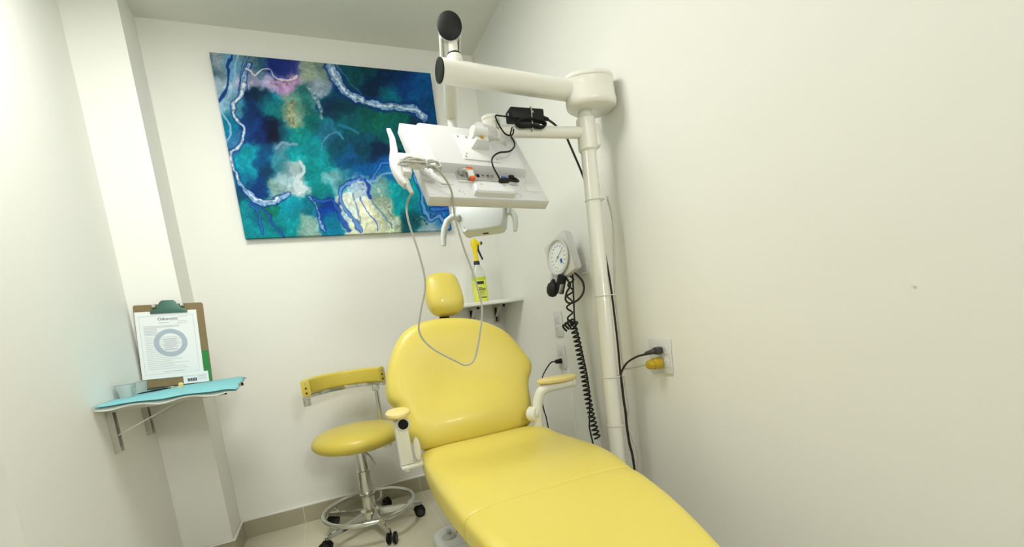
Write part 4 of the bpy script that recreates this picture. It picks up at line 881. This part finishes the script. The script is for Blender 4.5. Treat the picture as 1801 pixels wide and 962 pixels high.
BL = """60,90,140,150,160 50,200,150,170,185 45,110,50,80,90 150,80,100,145,175 90,270,130,165,185 200,70,95,120,130 260,110,50,90,115 350,100,30,50,110 420,110,50,60,120
240,150,160,160,185 300,170,165,160,190 400,180,160,130,165 370,190,150,130,170 500,130,150,165,150 560,110,110,130,125 540,220,130,145,160 260,230,5,40,60 220,310,5,50,90 310,270,10,90,110
340,300,30,110,115 430,300,105,140,125 440,350,135,150,130 420,270,110,140,130 480,250,40,100,100 330,430,0,18,38 310,400,0,25,55 260,430,5,50,100 230,400,5,60,110 380,420,20,95,115 450,430,10,120,120 520,370,10,95,100 600,280,0,55,80 650,300,0,60,75
700,380,0,80,90 780,370,10,80,80 850,370,0,90,80 930,340,15,85,80 800,200,0,45,70 880,180,0,50,80 760,140,10,70,80 880,240,10,90,110 960,200,0,55,100 1040,220,10,80,130 1060,300,0,70,110 1000,420,0,60,80
900,430,20,90,95 850,520,0,40,65 780,480,5,70,90 700,560,5,80,120 750,620,10,80,130 600,430,40,100,125 640,480,10,70,90 560,520,0,120,130 520,590,0,125,130 480,480,0,130,140 440,520,0,140,150
380,500,90,130,150 360,560,60,125,140 400,620,130,160,170 450,600,160,175,180 430,680,175,190,195 400,660,150,175,185 340,690,120,150,150 300,600,5,60,90 270,540,0,70,110 210,520,0,140,155 190,580,0,140,160 250,680,0,60,110
200,780,0,120,130 240,820,10,90,110 200,870,0,125,135 330,860,0,120,130 300,790,20,110,100 420,780,0,130,150 420,850,0,140,150 490,850,130,160,155 520,780,20,110,130 560,700,20,120,125 620,650,110,160,170
580,790,10,60,130 620,850,10,110,140 730,670,150,170,190 700,760,200,210,200 760,800,215,215,195 800,850,200,205,180 740,860,200,205,185 690,820,170,190,200 850,780,150,165,150 900,870,180,190,170 840,680,110,150,150 920,700,0,135,145
960,780,0,135,145 940,740,0,135,145 900,620,40,110,160 860,580,20,90,150 1000,840,20,80,90 1080,870,130,155,165 1050,760,0,120,150 1000,700,0,130,140 1120,820,60,120,170 1150,780,20,80,150 150,300,80,140,160 150,460,60,110,150 110,400,0,110,140 170,640,0,100,130 160,720,20,80,110 670,640,60,130,150 960,640,0,130,145""".split()
BL = np.array([[float(q) for q in s.split(',')] for s in BL])
# veins: points, width, colour, dark edge, speckle
VE = [
 ([(130, 40), (115, 80), (118, 130), (105, 200), (80, 250), (65, 270)], 13, (20, 60, 125), 0, 0),
 ([(165, 50), (148, 95), (150, 150), (130, 210), (100, 260), (78, 290), (90, 340), (118, 380), (124, 430), (105, 460)], 11, (135, 175, 210), 0, 0),
 ([(215, 50), (185, 95), (182, 160), (170, 220)], 7, (95, 140, 170), 1, 0),
 ([(215, 90), (196, 130), (190, 180), (178, 235), (135, 300), (148, 350), (192, 385), (188, 430), (170, 480), (132, 505), (125, 545), (142, 600), (165, 650), (190, 692)], 17, (130, 165, 205), 1, 1),
 ([(190, 180), (178, 235), (135, 300), (148, 350), (192, 385), (188, 430), (170, 480), (132, 505), (125, 545), (142, 600), (165, 650)], 6, (215, 222, 215), 0, 1),
 ([(190, 692), (235, 735), (290, 758), (345, 740), (395, 712)], 20, (125, 165, 215), 1, 1),
 ([(205, 700), (240, 735), (300, 748), (350, 730)], 5, (215, 225, 235), 0, 1),
 ([(205, 110), (245, 140), (275, 112), (318, 112), (345, 148), (395, 168), (440, 150)], 8, (205, 200, 205), 0, 0),
 ([(290, 90), (330, 120), (360, 145), (405, 160)], 7, (60, 80, 160), 0, 0),
 ([(325, 180), (370, 190), (430, 180)], 16, (172, 142, 178), 0, 1),
 ([(600, 95), (632, 150), (668, 215), (720, 250), (790, 278), (850, 295), (940, 298), (1010, 310), (1060, 355)], 34, (120, 160, 205), 1, 1),
 ([(610, 110), (640, 165), (680, 225), (740, 258), (820, 292), (900, 292), (960, 300), (1030, 320), (1055, 345)], 10, (190, 208, 225), 0, 1),
 ([(640, 95), (680, 150), (720, 205), (760, 240)], 5, (60, 110, 150), 0, 0),
 ([(210, 760), (250, 805), (268, 905)], 7, (60, 110, 190), 1, 0),
 ([(215, 750), (280, 790), (320, 850), (375, 912)], 7, (50, 95, 180), 1, 0),
 ([(498, 728), (535, 780), (548, 850), (575, 900)], 10, (115, 150, 215), 1, 1),
 ([(515, 735), (560, 748), (605, 745), (635, 790), (660, 850), (690, 890)], 10, (45, 90, 175), 1, 0),
 ([(800, 655), (830, 600), (880, 568), (930, 600)], 10, (70, 125, 200), 1, 0),
 ([(760, 660), (820, 655), (855, 622), (930, 620)], 9, (120, 165, 210), 0, 0),
 ([(1008, 630), (1035, 700), (1048, 780), (1088, 838), (1125, 830), (1170, 885)], 14, (95, 150, 205), 1, 0),
 ([(1090, 790), (1130, 800), (1180, 790)], 14, (60, 110, 190), 1, 0),
 ([(745, 640), (700, 665), (650, 700), (662, 775), (700, 830), (742, 890)], 13, (95, 140, 210), 1, 0),
 ([(705, 720), (730, 790), (742, 890)], 6, (120, 150, 190), 0, 0),
 ([(745, 735), (770, 790), (815, 850), (826, 890)], 8, (90, 125, 200), 0, 0),
 ([(765, 640), (790, 690), (800, 750), (850, 810), (880, 850), (900, 880)], 8, (100, 135, 170), 0, 0),
 ([(770, 650), (785, 690), (790, 740)], 14, (40, 75, 165), 0, 0),
 ([(830, 690), (860, 740), (890, 810), (930, 880)], 16, (160, 178, 170), 0, 1),
 ([(700, 680), (735, 655), (760, 680), (740, 700)], 14, (175, 195, 220), 0, 1),
 ([(560, 500), (595, 435), (640, 418), (665, 450)], 9, (80, 135, 165), 0, 0),
 ([(645, 385), (700, 400), (740, 425)], 12, (40, 115, 145), 0, 0),
 ([(455, 560), (470, 610), (430, 650), (440, 690), (480, 690)], 16, (190, 205, 215), 0, 0),
 ([(345, 490), (380, 465), (440, 480)], 14, (120, 150, 175), 0, 0),
 ([(430, 270), (405, 330), (440, 385)], 22, (150, 155, 125), 0, 1),
 ([(500, 200), (550, 280), (565, 350)], 14, (110, 140, 160), 0, 1),
 ([(1000, 850), (1040, 830), (1070, 860)], 12, (5, 70, 80), 0, 1),
]
def paint(X, Y):
    wx = fbm(X, Y, 80, 11) * 26 + fbm(X, Y, 30, 51, 4) * 24; wy = fbm(X, Y, 80, 31) * 26 + fbm(X, Y, 30, 71, 4) * 24
    x = X + wx; y = Y + wy
    num = np.zeros(X.shape + (3,)); den = np.zeros(X.shape)
    for bx, by, r, g, b_ in BL:
        d2 = (x - bx) ** 2 + (y - by) ** 2; w_ = np.exp(-d2 / (2 * 24.0 ** 2)) + 1e-5 / (1 + d2 / 4000.0)
        num += w_[..., None] * np.array([r, g, b_]); den += w_
    col = num / den[..., None]
    g_ = col.mean(-1, keepdims=True); col = np.clip(g_ + (col - g_) * 1.12, 0, 255) * (1.03 + 0.22 * fbm(x, y, 50, 91)[..., None])
    fl_ = fbm(x, y, 110, 171, 4); col = col * (1 + 0.05 * np.sin(fl_ * 24) + 0.16 * np.exp(-(np.sin(fl_ * 9) / 0.12) ** 2) * np.clip(fbm(X, Y, 60, 191, 2) * 3, 0, 1))[..., None]
    col = col * (1 + 0.08 * fbm(X, Y, 8, 131, 2)[..., None])
    vx = X + fbm(X, Y, 34, 5, 3) * 13; vy = Y + fbm(X, Y, 34, 9, 3) * 13
    for pts, w_, c_, dark, speck in VE:
        P = np.array([(p.x, p.y) for p in catmull([Vector((a, b_, 0)) for a, b_ in pts], 4)])
        x0, y0 = P.min(0) - w_ * 3 - 14; x1, y1 = P.max(0) + w_ * 3 + 14
        m = (X > x0) & (X < x1) & (Y > y0) & (Y < y1)
        qx = vx[m]; qy = vy[m]; best = np.full(qx.shape, 1e9)
        for (ax, ay), (bx, by) in zip(P[:-1], P[1:]):
            dx, dy = bx - ax, by - ay; t = np.clip(((qx - ax) * dx + (qy - ay) * dy) / (dx * dx + dy * dy + 1e-9), 0, 1)
            best = np.minimum(best, np.hypot(qx - ax - t * dx, qy - ay - t * dy))
        cm = col[m]
        hw = w_ * 0.5 * (1 + 0.5 * fbm(X[m], Y[m], 26, 17, 2))
        if dark:
            e = np.exp(-((best - hw * 1.25) / (hw * 0.35 + 1.5)) ** 2)[:, None] * 0.75; cm = cm * (1 - e) + np.array([15, 50, 125]) * e
        k = np.clip((hw - best) / 2.5 + .5, 0, 1) * 0.92
        cc = np.array(c_, float)[None, :] * np.ones_like(cm)
        if speck:
            sp_ = np.clip(fbm(X[m], Y[m], 11, 201, 3) * 2.2, -1, 1)[:, None]; cc = np.where(sp_ > 0, cc + (232 - cc) * sp_ * .45, cc * (1 + sp_ * .30))
        col[m] = cm * (1 - k[:, None]) + cc * k[:, None]
    s = np.clip((col - 110) * 1.10 + 106, 0, 255) / 255.0
    return np.where(s <= 0.04045, s / 12.92, ((s + 0.055) / 1.055) ** 2.4)
NX, NY = 460, 372
U_, V_ = np.meshgrid(np.linspace(0, 1, NX), np.linspace(0, 1, NY))
q = np.stack([U_, V_, np.ones_like(U_)], -1) @ HM.T
col = paint(q[..., 0] / q[..., 2], q[..., 1] / q[..., 2])
n = NX * NY
vx = np.stack([PXL + (PXR - PXL) * U_, np.full_like(U_, -PT), PZB + (PZT - PZB) * V_], -1).reshape(-1, 3)
idx = np.arange(n).reshape(NY, NX)
fq = np.stack([idx[:-1, :-1], idx[:-1, 1:], idx[1:, 1:], idx[1:, :-1]], -1).reshape(-1, 4)
# canvas sides and back
ring = np.concatenate([idx[0, :], idx[1:, -1], idx[-1, :-1][::-1], idx[1:-1, 0][::-1]])
vb = vx[ring].copy(); vb[:, 1] = -0.001
nb = len(ring); j = np.arange(nb); fs_ = np.stack([ring[j], n + j, n + (j + 1) % nb, ring[(j + 1) % nb]], -1)
allv = np.concatenate([vx, vb]); allf = np.concatenate([fq, fs_])
pc0 = np.array([(PXL + PXR) / 2, 0, PZB])
me = bpy.data.meshes.new('painting'); me.from_pydata((allv - pc0).tolist(), [], allf.tolist()); me.update()
at = me.color_attributes.new('paint', 'FLOAT_COLOR', 'POINT')
cc = np.ones((len(allv), 4)); cc[:n, :3] = col.reshape(-1, 3); cc[n:, :3] = col.reshape(-1, 3)[ring] * .9
at.data.foreach_set('color', cc.astype(np.float32).ravel())
m_art = mat('painted_canvas', (0.1, 0.3, 0.4), 0.7, bump=0.06, bscale=300, spec=0.2)
an = m_art.node_tree.nodes.new('ShaderNodeVertexColor'); an.layer_name = 'paint'
m_art.node_tree.links.new(an.outputs['Color'], m_art.node_tree.nodes['Principled BSDF'].inputs['Base Color'])
me.materials.append(m_art)
pt = bpy.data.objects.new('painting', me); pt.location = pc0; C.objects.link(pt)
tag(pt, 'large unframed abstract canvas in blue, teal and white on the back wall', 'painting')
